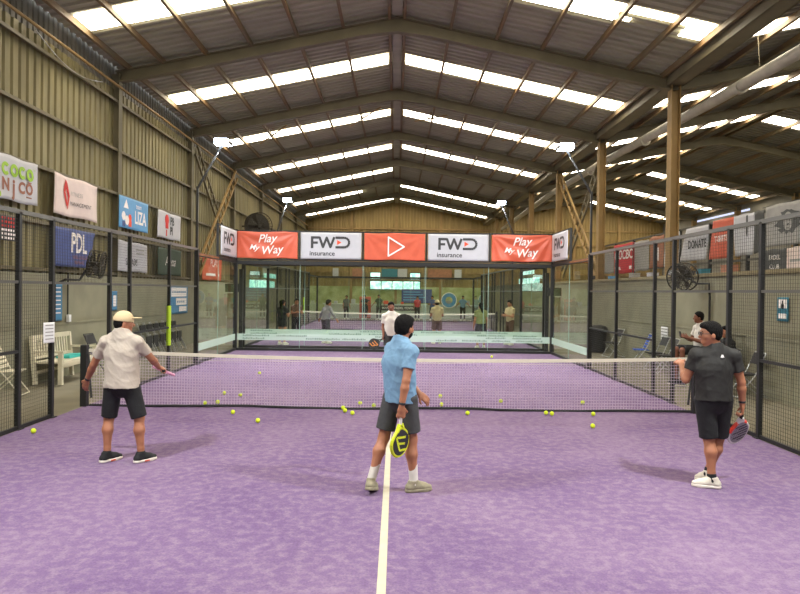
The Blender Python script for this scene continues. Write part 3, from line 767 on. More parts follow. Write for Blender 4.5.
# boxes on the wall top / behind it
R = random.Random(2)
cols = ['dgreyv', 'blueb', 'greyv', 'white', 'greyv', 'dgreyv', 'teal', 'brownv']
for k, y in enumerate([13.2, 11.0, 9.0, 7.6, 6.2, 5.4, 4.6, 3.4]):
    w = R.uniform(.2, .38); h = R.uniform(.07, .14)
    mb = MB().b2((7.17, y-w/2, 2.44), (7.38, y+w/2, 2.44+h)).b2((7.16, y-w/2-.01, 2.44+h), (7.39, y+w/2+.01, 2.46+h))
    tag(obj('storage_box', mb, M[cols[k]], origin=(7.28, y, 2.44)), '%s lidded box on the low right wall, %s from the far end' % ({'dgreyv': 'dark grey', 'greyv': 'grey', 'blueb': 'light blue', 'white': 'white', 'teal': 'teal', 'brownv': 'brown'}[cols[k]], ['first', 'second', 'third', 'fourth', 'fifth', 'sixth', 'seventh', 'last'][k]), 'box', 'boxes on the low right wall')
    
# ------------------------------------------------------------------ floodlights
def floodlight(x, y, hx, z, label, pole_z0=2.95, power=420, far=False):
    t = thing('floodlight', (x, y, pole_z0), label, 'floodlight')
    s = 1 if x < 0 else -1
    obj('pole', MB().bar((x, y, pole_z0), (x, y, 4.55), .05), M['black'], t)
    obj('arm', MB().bar((x, y, 4.5), (hx, y, z+.05), .045), M['black'], t)
    hd = obj('lamp_head', MB().box((hx, y, z+.06), (.42, .34, .07)), M['blackpl'], t)
    sgn = 1 if not far else 1
    obj('lamp_face', MB().box((hx, y, z+.02), (.36, .28, .02)), M['lamp'], hd)
    obj('lens_front', MB().box((hx, y-.18, z+.07), (.34, .02, .14)), M['lamp'], hd)
    l = bpy.data.lights.new('flood', 'AREA'); l.energy = power; l.shape = 'RECTANGLE'; l.size = .4; l.size_y = .3; l.color = (.93, .97, 1.0); l.spread = 2.8
    lo = bpy.data.objects.new('lamp_light', l); COL.objects.link(lo); lo.parent = t; lo.location = (hx-x, 0, z-.12-pole_z0)
    d = Vector((-hx*.75, 0, -z)); lo.rotation_euler = d.to_track_quat('-Z', 'Y').to_euler()
floodlight(-5.04, 6, -4.4, 5.6, 'bright floodlight on a black angled pole at the left of the front court')
floodlight(5.04, 6, 4.35, 5.6, 'bright floodlight on a black angled pole at the right of the front court')
floodlight(-5.04, -5.9, -4.4, 5.6, 'floodlight on the left fence beside the camera')
floodlight(5.04, -5.9, 4.35, 5.6, 'floodlight on the right fence beside the camera')
floodlight(-5.04, 17.2, -4.63, 5.7, 'small bright floodlight over the left of the back court', far=True)
floodlight(5.04, 17.2, 4.5, 5.7, 'small bright floodlight over the right of the back court', far=True)

# ------------------------------------------------------------------ fans
def fan(c, n, r, label, arm=None, m='fanm', depth=.25):
    c = Vector(c); n = Vector(n).normalized()
    t = thing('wall_fan', c, label, 'fan')
    u = n.cross(Vector((0, 0, 1))).normalized(); v = u.cross(n)
    N = 28
    mb = MB()
    for off in (-depth/2, depth/2):
        for rr in (r, r*.66, r*.33): mb.tube([c+n*off+(u*math.cos(2*PI*k/N)+v*math.sin(2*PI*k/N))*rr for k in range(N+1)], .008 if rr < r else .018, 5, False)
    for k in range(N):
        e = u*math.cos(2*PI*k/N)+v*math.sin(2*PI*k/N)
        mb.tube([c+n*depth/2+e*r*.12, c+n*depth/2+e*r, c-n*depth/2+e*r, c-n*depth/2+e*r*.12], .005, 4, False)
    obj('grille', mb, M[m], t)
    if depth > .3: obj('housing', MB().tube([c-n*depth*.5, c-n*depth*.42], r*.97, 28), M[m], t)
    obj('motor', MB().tube([c-n*depth*.6, c+n*depth*.3], r*.16, 12), M[m], t)
    for k in range(5):
        a = 2*PI*k/5; e = u*math.cos(a)+v*math.sin(a); q = u*math.cos(a+.75)+v*math.sin(a+.75)
        obj('blade', MB().add([c+e*r*.12+n*.02, c+e*r*.9+n*.05, c+q*r*.85-n*.03, c+q*r*.15-n*.02, c+e*r*.12+n*.028, c+e*r*.9+n*.058, c+q*r*.85-n*.022, c+q*r*.15-n*.012],
            [(0, 3, 2, 1), (4, 5, 6, 7), (0, 1, 5, 4), (1, 2, 6, 5), (2, 3, 7, 6), (3, 0, 4, 7)]), M[m], t)
    if arm: obj('bracket', MB().tube([c-n*depth*.5]+arm, .025, 8), M['black'], t)
    return t
fan((-6.6, 20.6, 5.0), (.55, -.83, 0), .62, 'large round drum fan high on the left wall behind the court corner', [(-7.0, 20.9, 5.0), (-7.45, 20.9, 5.0)], depth=.4)
fan((-6.6, 3.85, 2.45), (.93, .2, -.15), .3, 'dark wall fan on a bent pipe beside the navy PDL banner', [(-6.85, 3.6, 2.1), (-6.95, 3.2, 2.1), (-7.18, 3.2, 2.0), (-7.18, 3.2, 1.2)])
fan((6.7, 4.4, 2.35), (-.8, -.5, -.1), .32, 'dark wall fan on a bent pipe over the low right wall', [(6.95, 4.2, 2.2), (7.08, 3.9, 2.2), (7.1, 3.9, 1.9), (7.1, 3.9, .2)])
t = thing('conduit', (-7.18, 3.5, 1.2), 'thin black conduit running down the left wall to a small switch', 'conduit')
obj('pipe', MB().tube([(-7.18, 3.75, 2.25), (-7.18, 3.75, 1.25)], .015, 6), M['black'], t)
obj('switch_box', MB().box((-7.17, 3.78, 1.25), (.06, .1, .16)), M['paper'], t)

# ------------------------------------------------------------------ balls
bp = MB().ball((0, 0, 0), .034, 14, 10)
B = [(-4.7, -2.02), (-3.1, .23), (-2.92, .34), (-3.06, 1.29), (-2.72, 1.09), (-2.44, -.54), (-1.92, -1.17), (-.77, -.06), (-.72, -.3), (-.59, -.5), (-.52, .4), (-.28, .18), (.9, 1.24), (.86, .35), (1.22, -.39), (1.93, .77),
     (2.48, -.30), (2.56, -.36), (3.36, .72), (3.22, -.35), (2.93, -1.28), (-3.03, 4.2), (2.92, 8.57)]
BL = ['alone by the left fence near the front', 'behind the net left of the pair of balls', 'behind the net right in the left pair', 'farther behind the net on the left', 'behind the net, right of the left cluster',
      'just in front of the net on the left', 'farther in front of the net on the left', 'behind the net, farthest left of the blue player', 'touching the net beside the blue player',
      'just in front of the net beside the blue player', 'behind the net left of the blue player', 'behind the net closest to the blue shorts', 'behind the net right of the blue player, upper', 'behind the net right of the blue player, lower',
      'in front of the net right of the blue player', 'alone behind the net in the right half', 'left of a touching pair before the net', 'right of a touching pair before the net', 'behind the net toward the dark shirted player',
      'in front of the net toward the dark shirted player', 'nearest on the right, well in front of the net', 'far behind the net on the left, alone', 'near the far glass wall']
b0 = None
for (x, y), l in zip(B, BL):
    if b0 is None: b0 = obj('tennis_ball', bp, M['ball'], smooth=True, origin=(0, 0, 0)); o = b0
    else: o = b0.copy(); COL.objects.link(o)
    o.location = (x, y, .035); tag(o, 'yellow green ball on the turf, ' + l, 'ball', 'balls scattered around the net')

# ------------------------------------------------------------------ furniture
def bench():
    t = thing('garden_bench', (-6.85, 2.95, 0), 'cream slatted garden bench against the left wall', 'bench')
    y0, y1, xb, xf = 2.25, 3.7, -7.1, -6.55
    W = M['whitewood']
    for y in (y0, y1):
        obj('leg', MB().b2((xf-.04, y-.035, 0), (xf+.04, y+.035, .64)), W, t)
        obj('leg', MB().bar((xb+.05, y, 0), (xb-.03, y, .96), .07), W, t)
        obj('armrest', MB().b2((xb-.02, y-.04, .63), (xf+.06, y+.04, .67)), W, t)
    mb = MB()
    for k in range(5): mb.b2((xf-.0-k*.115-.09, y0-.02, .42), (xf-.0-k*.115+.01, y1+.02, .45))
    obj('seat', mb, W, t)
    mb = MB().b2((xb-.05, y0, .88), (xb+.0, y1, .97)).b2((xb-.0, y0, .5), (xb+.04, y1, .56))
    y = y0+.1
    while y < y1-.05: mb.bar((xb+.02, y, .5), (xb-.02, y, .92), .045, .02, up=(1, 0, 0)); y += .1
    obj('backrest', mb, W, t)
    obj('apron', MB().b2((xf-.02, y0, .34), (xf+.02, y1, .42)).b2((xb+.02, y0, .2), (xb+.06, y1, .26)), W, t)
bench()
tag(obj('towel', MB().b2((-6.98, 2.9, .455), (-6.7, 3.5, .49)).b2((-6.96, 2.93, .49), (-6.72, 3.47, .515)), M['turq'], origin=(-6.8, 3.2, .455)), 'folded turquoise towel lying on the cream bench', 'towel')

def folding_chair(loc, rz, frame_m, seat_m, label, group=None, lounge=False, src=None):
    t = thing('folding_chair', (0, 0, 0), label, 'chair', group)
    F = M[frame_m]; S = M[seat_m]
    for sx in (-.22, .22):
        obj('leg', MB().tube([(sx, -.24, .02), (sx, .08, .45), (sx, .26, .86)], .012, 8), F, t)
        obj('leg', MB().tube([(sx*.92, .3, .02), (sx*.92, -.16, .44)], .012, 8), F, t)
    obj('crossbar', MB().tube([(-.22, -.24, .02), (.22, -.24, .02)], .012, 8).tube([(-.2, .3, .02), (.2, .3, .02)], .012, 8).tube([(-.22, .26, .86), (.22, .26, .86)], .012, 8), F, t)
    if lounge:
        mb = MB()
        for k in range(5): mb.b2((-.21, -.2+k*.08, .43), (.21, -.14+k*.08, .445))
        obj('seat', mb, S, t)
        mb = MB()
        for k in range(5): mb.bar((-.21, .105+k*.033, .52+k*.075), (.21, .105+k*.033, .52+k*.075), .01, .055, up=(0, .4, .9))
        obj('backrest', mb, S, t)
    else:
        obj('seat', MB().b2((-.2, -.22, .43), (.2, .14, .46)), S, t)
        obj('backrest', MB().bar((-.21, .2, .74), (.21, .2, .74), .22, .02, up=(0, -.95, .35)), S, t)
    t.location = loc; t.rotation_euler = (0, 0, rz)
    return t
# seat faces -y locally
folding_chair((-6.8, 1.0, 0), PI/2+.2, 'whitewood', 'whitewood', 'white slatted folding chair at the left edge behind the fence', lounge=True)
folding_chair((-6.8, 4.45, 0), PI/2, 'blackpl', 'blackpl', 'dark folding chair behind the left net post')
folding_chair((6.75, 7.0, 0), -PI/2-.2, 'alu', 'bluefab', 'blue slatted folding chair by the low right wall', lounge=True)
folding_chair((6.75, 9.3, 0), -PI/2+.2, 'alu', 'blackpl', 'silver framed folding chair beside the black waste bin')
folding_chair((6.75, 5.95, 0), -PI/2, 'alu', 'blackpl', 'black folding chair beside the blue one')
folding_chair((6.72, 5.25, 0), -PI/2-.2, 'alu', 'blackpl', 'black folding chair under the white sheet on the right wall')
folding_chair((6.78, 1.75, 0), -PI/2-.1, 'alu', 'blackpl', 'empty black folding chair right of the dark shirted player')
t = thing('high_stool', (6.66, 3.3, 0), 'high silver stool under the seated man in white', 'stool')
obj('seat', MB().tube([(6.66, 3.3, .63), (6.66, 3.3, .675)], .17, 20), M['blackpl'], t)
for a_ in range(4):
    e_ = (.18*math.cos(a_*PI/2+.78), .18*math.sin(a_*PI/2+.78)); obj('leg', MB().tube([(6.66+e_[0], 3.3+e_[1], 0), (6.66+e_[0]*.6, 3.3+e_[1]*.6, .64)], .012, 8), M['alu'], t)
obj('foot_ring', MB().tube([(6.66+.155*math.cos(2*PI*k/20), 3.3+.155*math.sin(2*PI*k/20), .25) for k in range(21)], .008, 6, False), M['alu'], t)
folding_chair((6.78, 2.65, 0), -PI/2, 'alu', 'blackpl', 'folding chair under the seated person in black')
# folded chairs leaning on the left wall
for k, y in enumerate([7.6, 8.1, 8.6, 9.1, 9.6, 10.1]):
    t = thing('folded_chair', (-6.95, y, 0), ['folded silver and black chair leaning on the left wall, first behind the capped player', 'folded silver and black chair leaning on the left wall, second in the row', 'folded silver and black chair leaning on the left wall, third in the row',
        'folded silver and black chair leaning on the left wall, fourth in the row', 'folded silver and black chair leaning on the left wall, fifth in the row', 'folded silver and black chair leaning on the left wall, last in the row'][k], 'chair', 'folded chairs leaning on the left wall')
    for s in (-.2, .2): obj('leg', MB().bar((-6.72, y+s, .01), (-7.12, y+s, .95), .025), M['alu'], t); obj('leg', MB().bar((-6.66, y+s*.85, .01), (-6.95, y+s*.85, .62), .025), M['alu'], t)
    obj('backrest', MB().bar((-7.03, y-.2, .8), (-7.03, y+.2, .8), .03, .2), M['blackpl'], t)
    obj('seat', MB().bar((-6.84, y-.19, .42), (-6.84, y+.19, .42), .03, .34), M['blackpl'], t)
# bin
t = thing('waste_bin', (6.8, 11.0, 0), 'round black waste bin by the low right wall', 'bin')
obj('body', MB().tube([(6.8, 11, 0), (6.8, 11, .75)], [.25, .31], 20), M['blackpl'], t, smooth=False)
obj('rim', MB().tube([(6.8, 11, .73), (6.8, 11, .79)], .34, 20), M['blackpl'], t)
obj('lid', MB().tube([(6.8, 11, .79), (6.8, 11, .86), (6.8, 11, .9)], [.33, .27, .12], 20), M['blackpl'], t)

# gear bags / blocks in gap between the courts
for sx, nm_ in ((-1, 'left'), (1, 'right')):
    t = thing('gap_cabinet', (sx*5.2, 10.6, 0), 'black control box on a post in the %s gap between the two courts' % nm_, 'cabinet')
    obj('post', MB().b2((sx*5.0-.06, 10.55, 0), (sx*5.0+.06, 10.67, 2.6)), M['black'], t)
    obj('box', MB().b2((sx*5.25-.25, 10.5, 1.85), (sx*5.25+.2, 10.7, 2.12)), M['blackpl'], t)
    obj('panel', MB().b2((sx*5.35-.1, 10.6, .3), (sx*5.35+.1, 10.64, 1.8)), M['ccap'], t)

# ------------------------------------------------------------------ lounge at the far end
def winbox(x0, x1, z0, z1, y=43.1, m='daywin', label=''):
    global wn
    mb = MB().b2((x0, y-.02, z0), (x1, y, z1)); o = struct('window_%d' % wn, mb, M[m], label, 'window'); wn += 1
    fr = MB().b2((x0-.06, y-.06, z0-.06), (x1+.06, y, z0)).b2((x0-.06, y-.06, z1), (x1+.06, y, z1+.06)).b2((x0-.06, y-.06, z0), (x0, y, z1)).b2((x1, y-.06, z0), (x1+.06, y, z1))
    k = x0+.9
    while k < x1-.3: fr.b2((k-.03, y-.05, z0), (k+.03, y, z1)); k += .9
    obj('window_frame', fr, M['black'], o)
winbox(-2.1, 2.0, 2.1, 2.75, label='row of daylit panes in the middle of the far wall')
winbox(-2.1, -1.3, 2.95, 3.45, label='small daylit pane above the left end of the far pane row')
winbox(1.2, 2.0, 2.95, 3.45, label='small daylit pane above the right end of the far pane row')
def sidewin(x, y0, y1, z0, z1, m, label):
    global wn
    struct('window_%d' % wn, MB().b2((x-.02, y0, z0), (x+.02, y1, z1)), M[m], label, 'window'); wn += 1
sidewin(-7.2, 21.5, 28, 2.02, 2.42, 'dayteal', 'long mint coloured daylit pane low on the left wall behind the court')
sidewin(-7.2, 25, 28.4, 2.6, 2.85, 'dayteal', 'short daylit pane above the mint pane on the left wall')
sidewin(7.3, 22.2, 27.6, 2.46, 2.75, 'daywin', 'added glowing white panel on top of the low right wall behind the court')  # added glowing panels standing in for bright spots, no window opening here
sidewin(7.3, 23.5, 27, 2.95, 3.25, 'daywin', 'small added glowing white panel above the right wall panel')  # second added glowing panel, not a real window
tag(obj('counter', MB().b2((-5, 35, 0), (6, 35.8, .95)).b2((-5.1, 34.9, .95), (6.1, 35.9, 1.02)), M['counter'], origin=(0, 35.4, 0)), 'long pale service counter at the far end of the hall', 'counter')
t = banner('standing_banner', (-2.1, 34.6, .78), (1, 0, 0), .8, 1.5, M['orange'], 'orange arched standing banner at the far end behind the back court', 'banner', [('p', [rect(-.3, .45, .3, .52), disc((0, -.1), .22, 16, .4)], M['dark'], 'print_block')], amp=0)
banner('wall_banner', (1.75, 43.0, 1.55), (1, 0, 0), 2.5, 1.15, M['navy'], 'dark blue banner with pale text low on the far wall', 'banner', [('p', [rect(-1.1, .3-k*.22, .3+.2*(k % 3), .38-k*.22) for k in range(4)], M['blueb'], 'print_lines')], amp=0)
banner('round_sign', (3.75, 34.7, 1.35), (1, 0, 0), .02, .02, M['white'], 'light blue ring shaped sign on the far counter', 'sign', [('p', ringpolys((0, 0), .25, .5), M['blueb'], 'ring'), ('p', ringpolys((0, 0), .5, .56), M['whitep'], 'ring_edge')], amp=0)
banner('lettered_board', (.2, 34.97, .75), (1, 0, 0), 2.6, .35, M['dgreyv'], 'grey board with MANILA PADEL TOWN lettering behind the far man', 'sign', [('t', 'MANILA PADEL TOWN', 0, 0, .22, M['whitep'], {'bold': .006})], amp=0)
for x0, x1, c, l in ((-5.2, -4.8, 'white', 'narrow white board high on the far wall, left end'), (-3.6, -2.8, 'brownv', 'brown board high on the far wall left of the panes'), (-1.15, .1, 'teal', 'teal board high on the far wall between the two small panes'),
    (.2, .9, 'white', 'white board high on the far wall beside the teal board'), (2.7, 4.6, 'brownv', 'wide brown board high on the far wall right of the panes'), (4.9, 5.4, 'white', 'narrow white board high on the far wall, right end')):
    tag(obj('wall_board', MB().b2((x0, 43.05, 3.0), (x1, 43.12, 3.75)).b2((x0-.04, 43.1, 2.96), (x1+.04, 43.16, 3.79)), M[c], origin=((x0+x1)/2, 43.1, 3.0)), l, 'board')
R = random.Random(9)
for k in range(9):
    x = -4.2+k*1.15+R.uniform(-.2, .2); c = R.choice(['blueb', 'orangep', 'white', 'greyv', 'turq', 'dgreyv']); w = R.uniform(.15, .4)
    nmc = {'blueb': 'light blue', 'orangep': 'orange', 'white': 'white', 'greyv': 'grey', 'turq': 'turquoise', 'dgreyv': 'dark grey'}[c]
    tag(obj('counter_box', MB().b2((x-w/2, 35.1, 1.02), (x+w/2, 35.5, 1.02+R.uniform(.15, .35))).b2((x-w/2-.01, 35.09, 1.15), (x+w/2+.01, 35.51, 1.17)), M[c], origin=(x, 35.3, 1.02)), 'small %s box on the far service counter, %s from the left end' % (nmc, ['first', 'second', 'third', 'fourth', 'fifth', 'sixth', 'seventh', 'eighth', 'last'][k]), 'box', 'goods on the far counter')

# ------------------------------------------------------------------ people: distance field -> surface nets
def snets(F, h, org):
    S = F < 0
    nx, ny, nz = F.shape
    c = S[:-1, :-1, :-1].astype(np.int8)
    cnt = np.zeros((nx-1, ny-1, nz-1), np.int8)
    for i in (0, 1):
        for j in (0, 1):
            for k in (0, 1): cnt += S[i:nx-1+i, j:ny-1+j, k:nz-1+k]
    act = (cnt > 0) & (cnt < 8)
    idx = -np.ones(act.shape, np.int64); ii = np.argwhere(act); idx[act] = np.arange(len(ii))
    acc = np.zeros((len(ii), 3)); num = np.zeros(len(ii))
    I, J, K = ii.T
    corners = [(i, j, k) for i in (0, 1) for j in (0, 1) for k in (0, 1)]
    for a in corners:
        for ax in range(3):
            if a[ax]: continue
            b = list(a); b[ax] = 1
            fa = F[I+a[0], J+a[1], K+a[2]]; fb = F[I+b[0], J+b[1], K+b[2]]
            m = (fa < 0) != (fb < 0); t = np.where(m, fa/(fa-fb+1e-12), 0)
            p = np.tile(np.array(a, float), (len(ii), 1)); p[:, ax] += t
            acc += p*m[:, None]; num += m
    V = (ii+acc/num[:, None])*h+org
    Q = []
    for ax in range(3):
        s1 = [slice(None)]*3; s2 = [slice(None)]*3; s1[ax] = slice(0, -1); s2[ax] = slice(1, None)
        A, Bm = S[tuple(s1)], S[tuple(s2)]
        e = np.argwhere(A != Bm)
        o1, o2 = [(1, 2), (2, 0), (0, 1)][ax]
        e = e[(e[:, o1] > 0) & (e[:, o2] > 0) & (e[:, o1] < F.shape[o1]-1) & (e[:, o2] < F.shape[o2]-1)]
        d1 = np.zeros(3, int); d1[o1] = 1; d2 = np.zeros(3, int); d2[o2] = 1
        q = [idx[tuple((e-x).T)] for x in (d1*0, d1, d1+d2, d2)]
        q = np.stack(q, 1); fl = A[tuple(e.T)]
        q[~fl] = q[~fl][:, ::-1]
        Q.append(q)
    Q = np.concatenate(Q); Q = Q[(Q >= 0).all(1)]
    return V, Q

def nv(v): v = np.array(v, float); return v/np.linalg.norm(v)
class Sdf:
    def __init__(s): s.p = []
    def cone(s, a, b, ra, rb, k=.02, fl=None, q=1.0, cuts=()):
        s.p.append(('c', np.array(a, float), np.array(b, float), ra, rb, k, None if fl is None else nv(fl), q, cuts)); return s
    def ell(s, c, r, R=None, k=.02, cuts=()):
        s.p.append(('e', np.array(c, float), np.array(r, float), np.eye(3) if R is None else R, k, cuts)); return s
    def build(s, h, noise=0.0, nscale=14.0, smooth=1, seed=0):
        lo = np.full(3, 1e9); hi = -lo
        for p in s.p:
            if p[0] == 'c': r = max(p[3], p[4]); l = np.minimum(p[1], p[2])-r; u = np.maximum(p[1], p[2])+r
            else: r = max(p[2]); l = p[1]-r; u = p[1]+r
            lo = np.minimum(lo, l); hi = np.maximum(hi, u)
        lo -= .03; hi += .03
        n = np.ceil((hi-lo)/h).astype(int)+1
        F = np.full(n, .2, np.float32)
        ax = [lo[i]+h*np.arange(n[i]) for i in range(3)]
        for p in s.p:
            if p[0] == 'c': r = max(p[3], p[4]); l = np.minimum(p[1], p[2])-r-.05; u = np.maximum(p[1], p[2])+r+.05
            else: r = max(p[2]); l = p[1]-r-.05; u = p[1]+r+.05
            i0 = np.maximum(((l-lo)/h).astype(int), 0); i1 = np.minimum(((u-lo)/h).astype(int)+2, n)
            X, Y, Z = np.meshgrid(*[ax[i][i0[i]:i1[i]] for i in range(3)], indexing='ij')
            P = np.stack([X, Y, Z], -1)
            if p[0] == 'c':
                _, a, b, ra, rb, k, fl, q, cuts = p
                ab = b-a; L = max(ab@ab, 1e-9); t = np.clip(((P-a)@ab)/L, 0, 1)
                D = P-a-t[..., None]*ab
                if fl is not None: D = D+((D@fl)*(1/q-1))[..., None]*fl
                d = np.sqrt((D*D).sum(-1))-(ra+(rb-ra)*t)
            else:
                _, c, rr, R, k, cuts = p
                D = (P-c)@R/rr; d = (np.sqrt((D*D).sum(-1))-1)*min(rr)
            for pt, nn in cuts: d = np.maximum(d, (P-np.array(pt))@nv(nn))
            sl = tuple(slice(i0[i], i1[i]) for i in range(3))
            a_ = F[sl]; hh = np.maximum(k-np.abs(a_-d), 0)/k
            F[sl] = np.minimum(a_, d)-hh*hh*k*.25
        if noise:
            X, Y, Z = np.meshgrid(*ax, indexing='ij')
            rs = np.random.RandomState(seed+11); tot = 0
            for q_ in range(5):
                kv = rs.normal(size=3)*np.array([1, 1, .8]); kv = kv/np.linalg.norm(kv)*nscale*(1+.55*q_); wv_ = rs.normal(size=3)*5
                ph = kv[0]*X+kv[1]*Y+kv[2]*Z+1.3*np.sin(wv_[0]*X+wv_[1]*Y+wv_[2]*Z+q_)
                tot = tot+(1-np.abs(np.sin(ph)))**2.2/(1+.35*q_)
            F += (noise*(.9-tot*.75)).astype(np.float32)
        F[0] = F[-1] = .2; F[:, 0] = F[:, -1] = .2; F[:, :, 0] = F[:, :, -1] = .2
        V, Q = snets(F, h, lo)
        for _ in range(smooth):       # light relax
            acc = np.zeros_like(V); num = np.zeros(len(V))
            for a, b in ((0, 1), (1, 2), (2, 3), (3, 0)):
                np.add.at(acc, Q[:, a], V[Q[:, b]]); np.add.at(acc, Q[:, b], V[Q[:, a]]); np.add.at(num, Q[:, a], 1); np.add.at(num, Q[:, b], 1)
            V = V*.5+.5*acc/np.maximum(num, 1)[:, None]
        return V, Q

def sobj(name, sd, h, m, parent, noise=0, nscale=14, smooth=1, seed=0):
    V, Q = sd.build(h, noise, nscale, smooth, seed)
    me = bpy.data.meshes.new(name); me.vertices.add(len(V)); me.vertices.foreach_set('co', V.astype(np.float32).ravel())
    me.loops.add(len(Q)*4); me.loops.foreach_set('vertex_index', Q.astype(np.int32).ravel())
    me.polygons.add(len(Q)); me.polygons.foreach_set('loop_start', np.arange(0, len(Q)*4, 4, dtype=np.int32))
    me.update(calc_edges=True); me.validate()
    me.polygons.foreach_set('use_smooth', np.ones(len(me.polygons), bool)); me.materials.append(m)
    o = bpy.data.objects.new(name, me); COL.objects.link(o)
    if parent: o.parent = parent
    WORLD[o.name] = Vector((0, 0, 0))
    return o

def yawdir(deg): a = math.radians(deg); return np.array([math.sin(a), math.cos(a), 0.0])
UP = np.array([0, 0, 1.0])
def hand(sd, wr, d, pn, side, curl=.35, grip=False, sc=1.0):
    """wr wrist, d hand direction, pn palm normal, side: thumb side vector is computed"""
    d = nv(d); pn = nv(np.array(pn)-d*(np.array(pn)@d)); s = np.cross(pn, d)*side   # thumb side
    sd.cone(wr, wr+d*.03*sc, .027*sc, .036*sc, .015, pn, .62)
    sd.cone(wr+d*.03*sc+s*.012*sc, wr+d*.085*sc+s*.018*sc, .028*sc, .026*sc, .012, pn, .5)
    sd.cone(wr+d*.03*sc-s*.012*sc, wr+d*.08*sc-s*.02*sc, .026*sc, .022*sc, .012, pn, .5)
    lens = [(.036, .023, .018), (.040, .026, .019), (.037, .024, .018), (.030, .018, .016)]
    for i, ls in enumerate(lens):
        off = (1.5-i)*.0205*sc
        p = wr+d*(.09-.004*abs(1-i))*sc+s*off; ang = 0; c = curl if not grip else 1.25
        dirv = d
        for j, l in enumerate(ls):
            ang += c*(.75 if j == 0 else 1.0)*(1 if not grip else (1.0 if j else .9))
            dirv = d*math.cos(ang)+pn*math.sin(ang)
            e = p+dirv*l*sc; r = (.0098-.0009*j)*sc
            sd.cone(p, e, r, r-.0006, .004); p = e
    t0 = wr+d*.025*sc+s*.03*sc; t1 = t0+nv(d*.6+s*.75+pn*.25)*.04*sc
    t2 = t1+nv(d*.9+s*(.2 if not grip else -.3)+pn*(.35 if not grip else .9))*.032*sc
    sd.cone(wr+d*.01*sc+s*.012*sc, t0, .016*sc, .015*sc, .012); sd.cone(t0, t1, .0135*sc, .011*sc, .008); sd.cone(t1, t2, .011*sc, .0092*sc, .005)

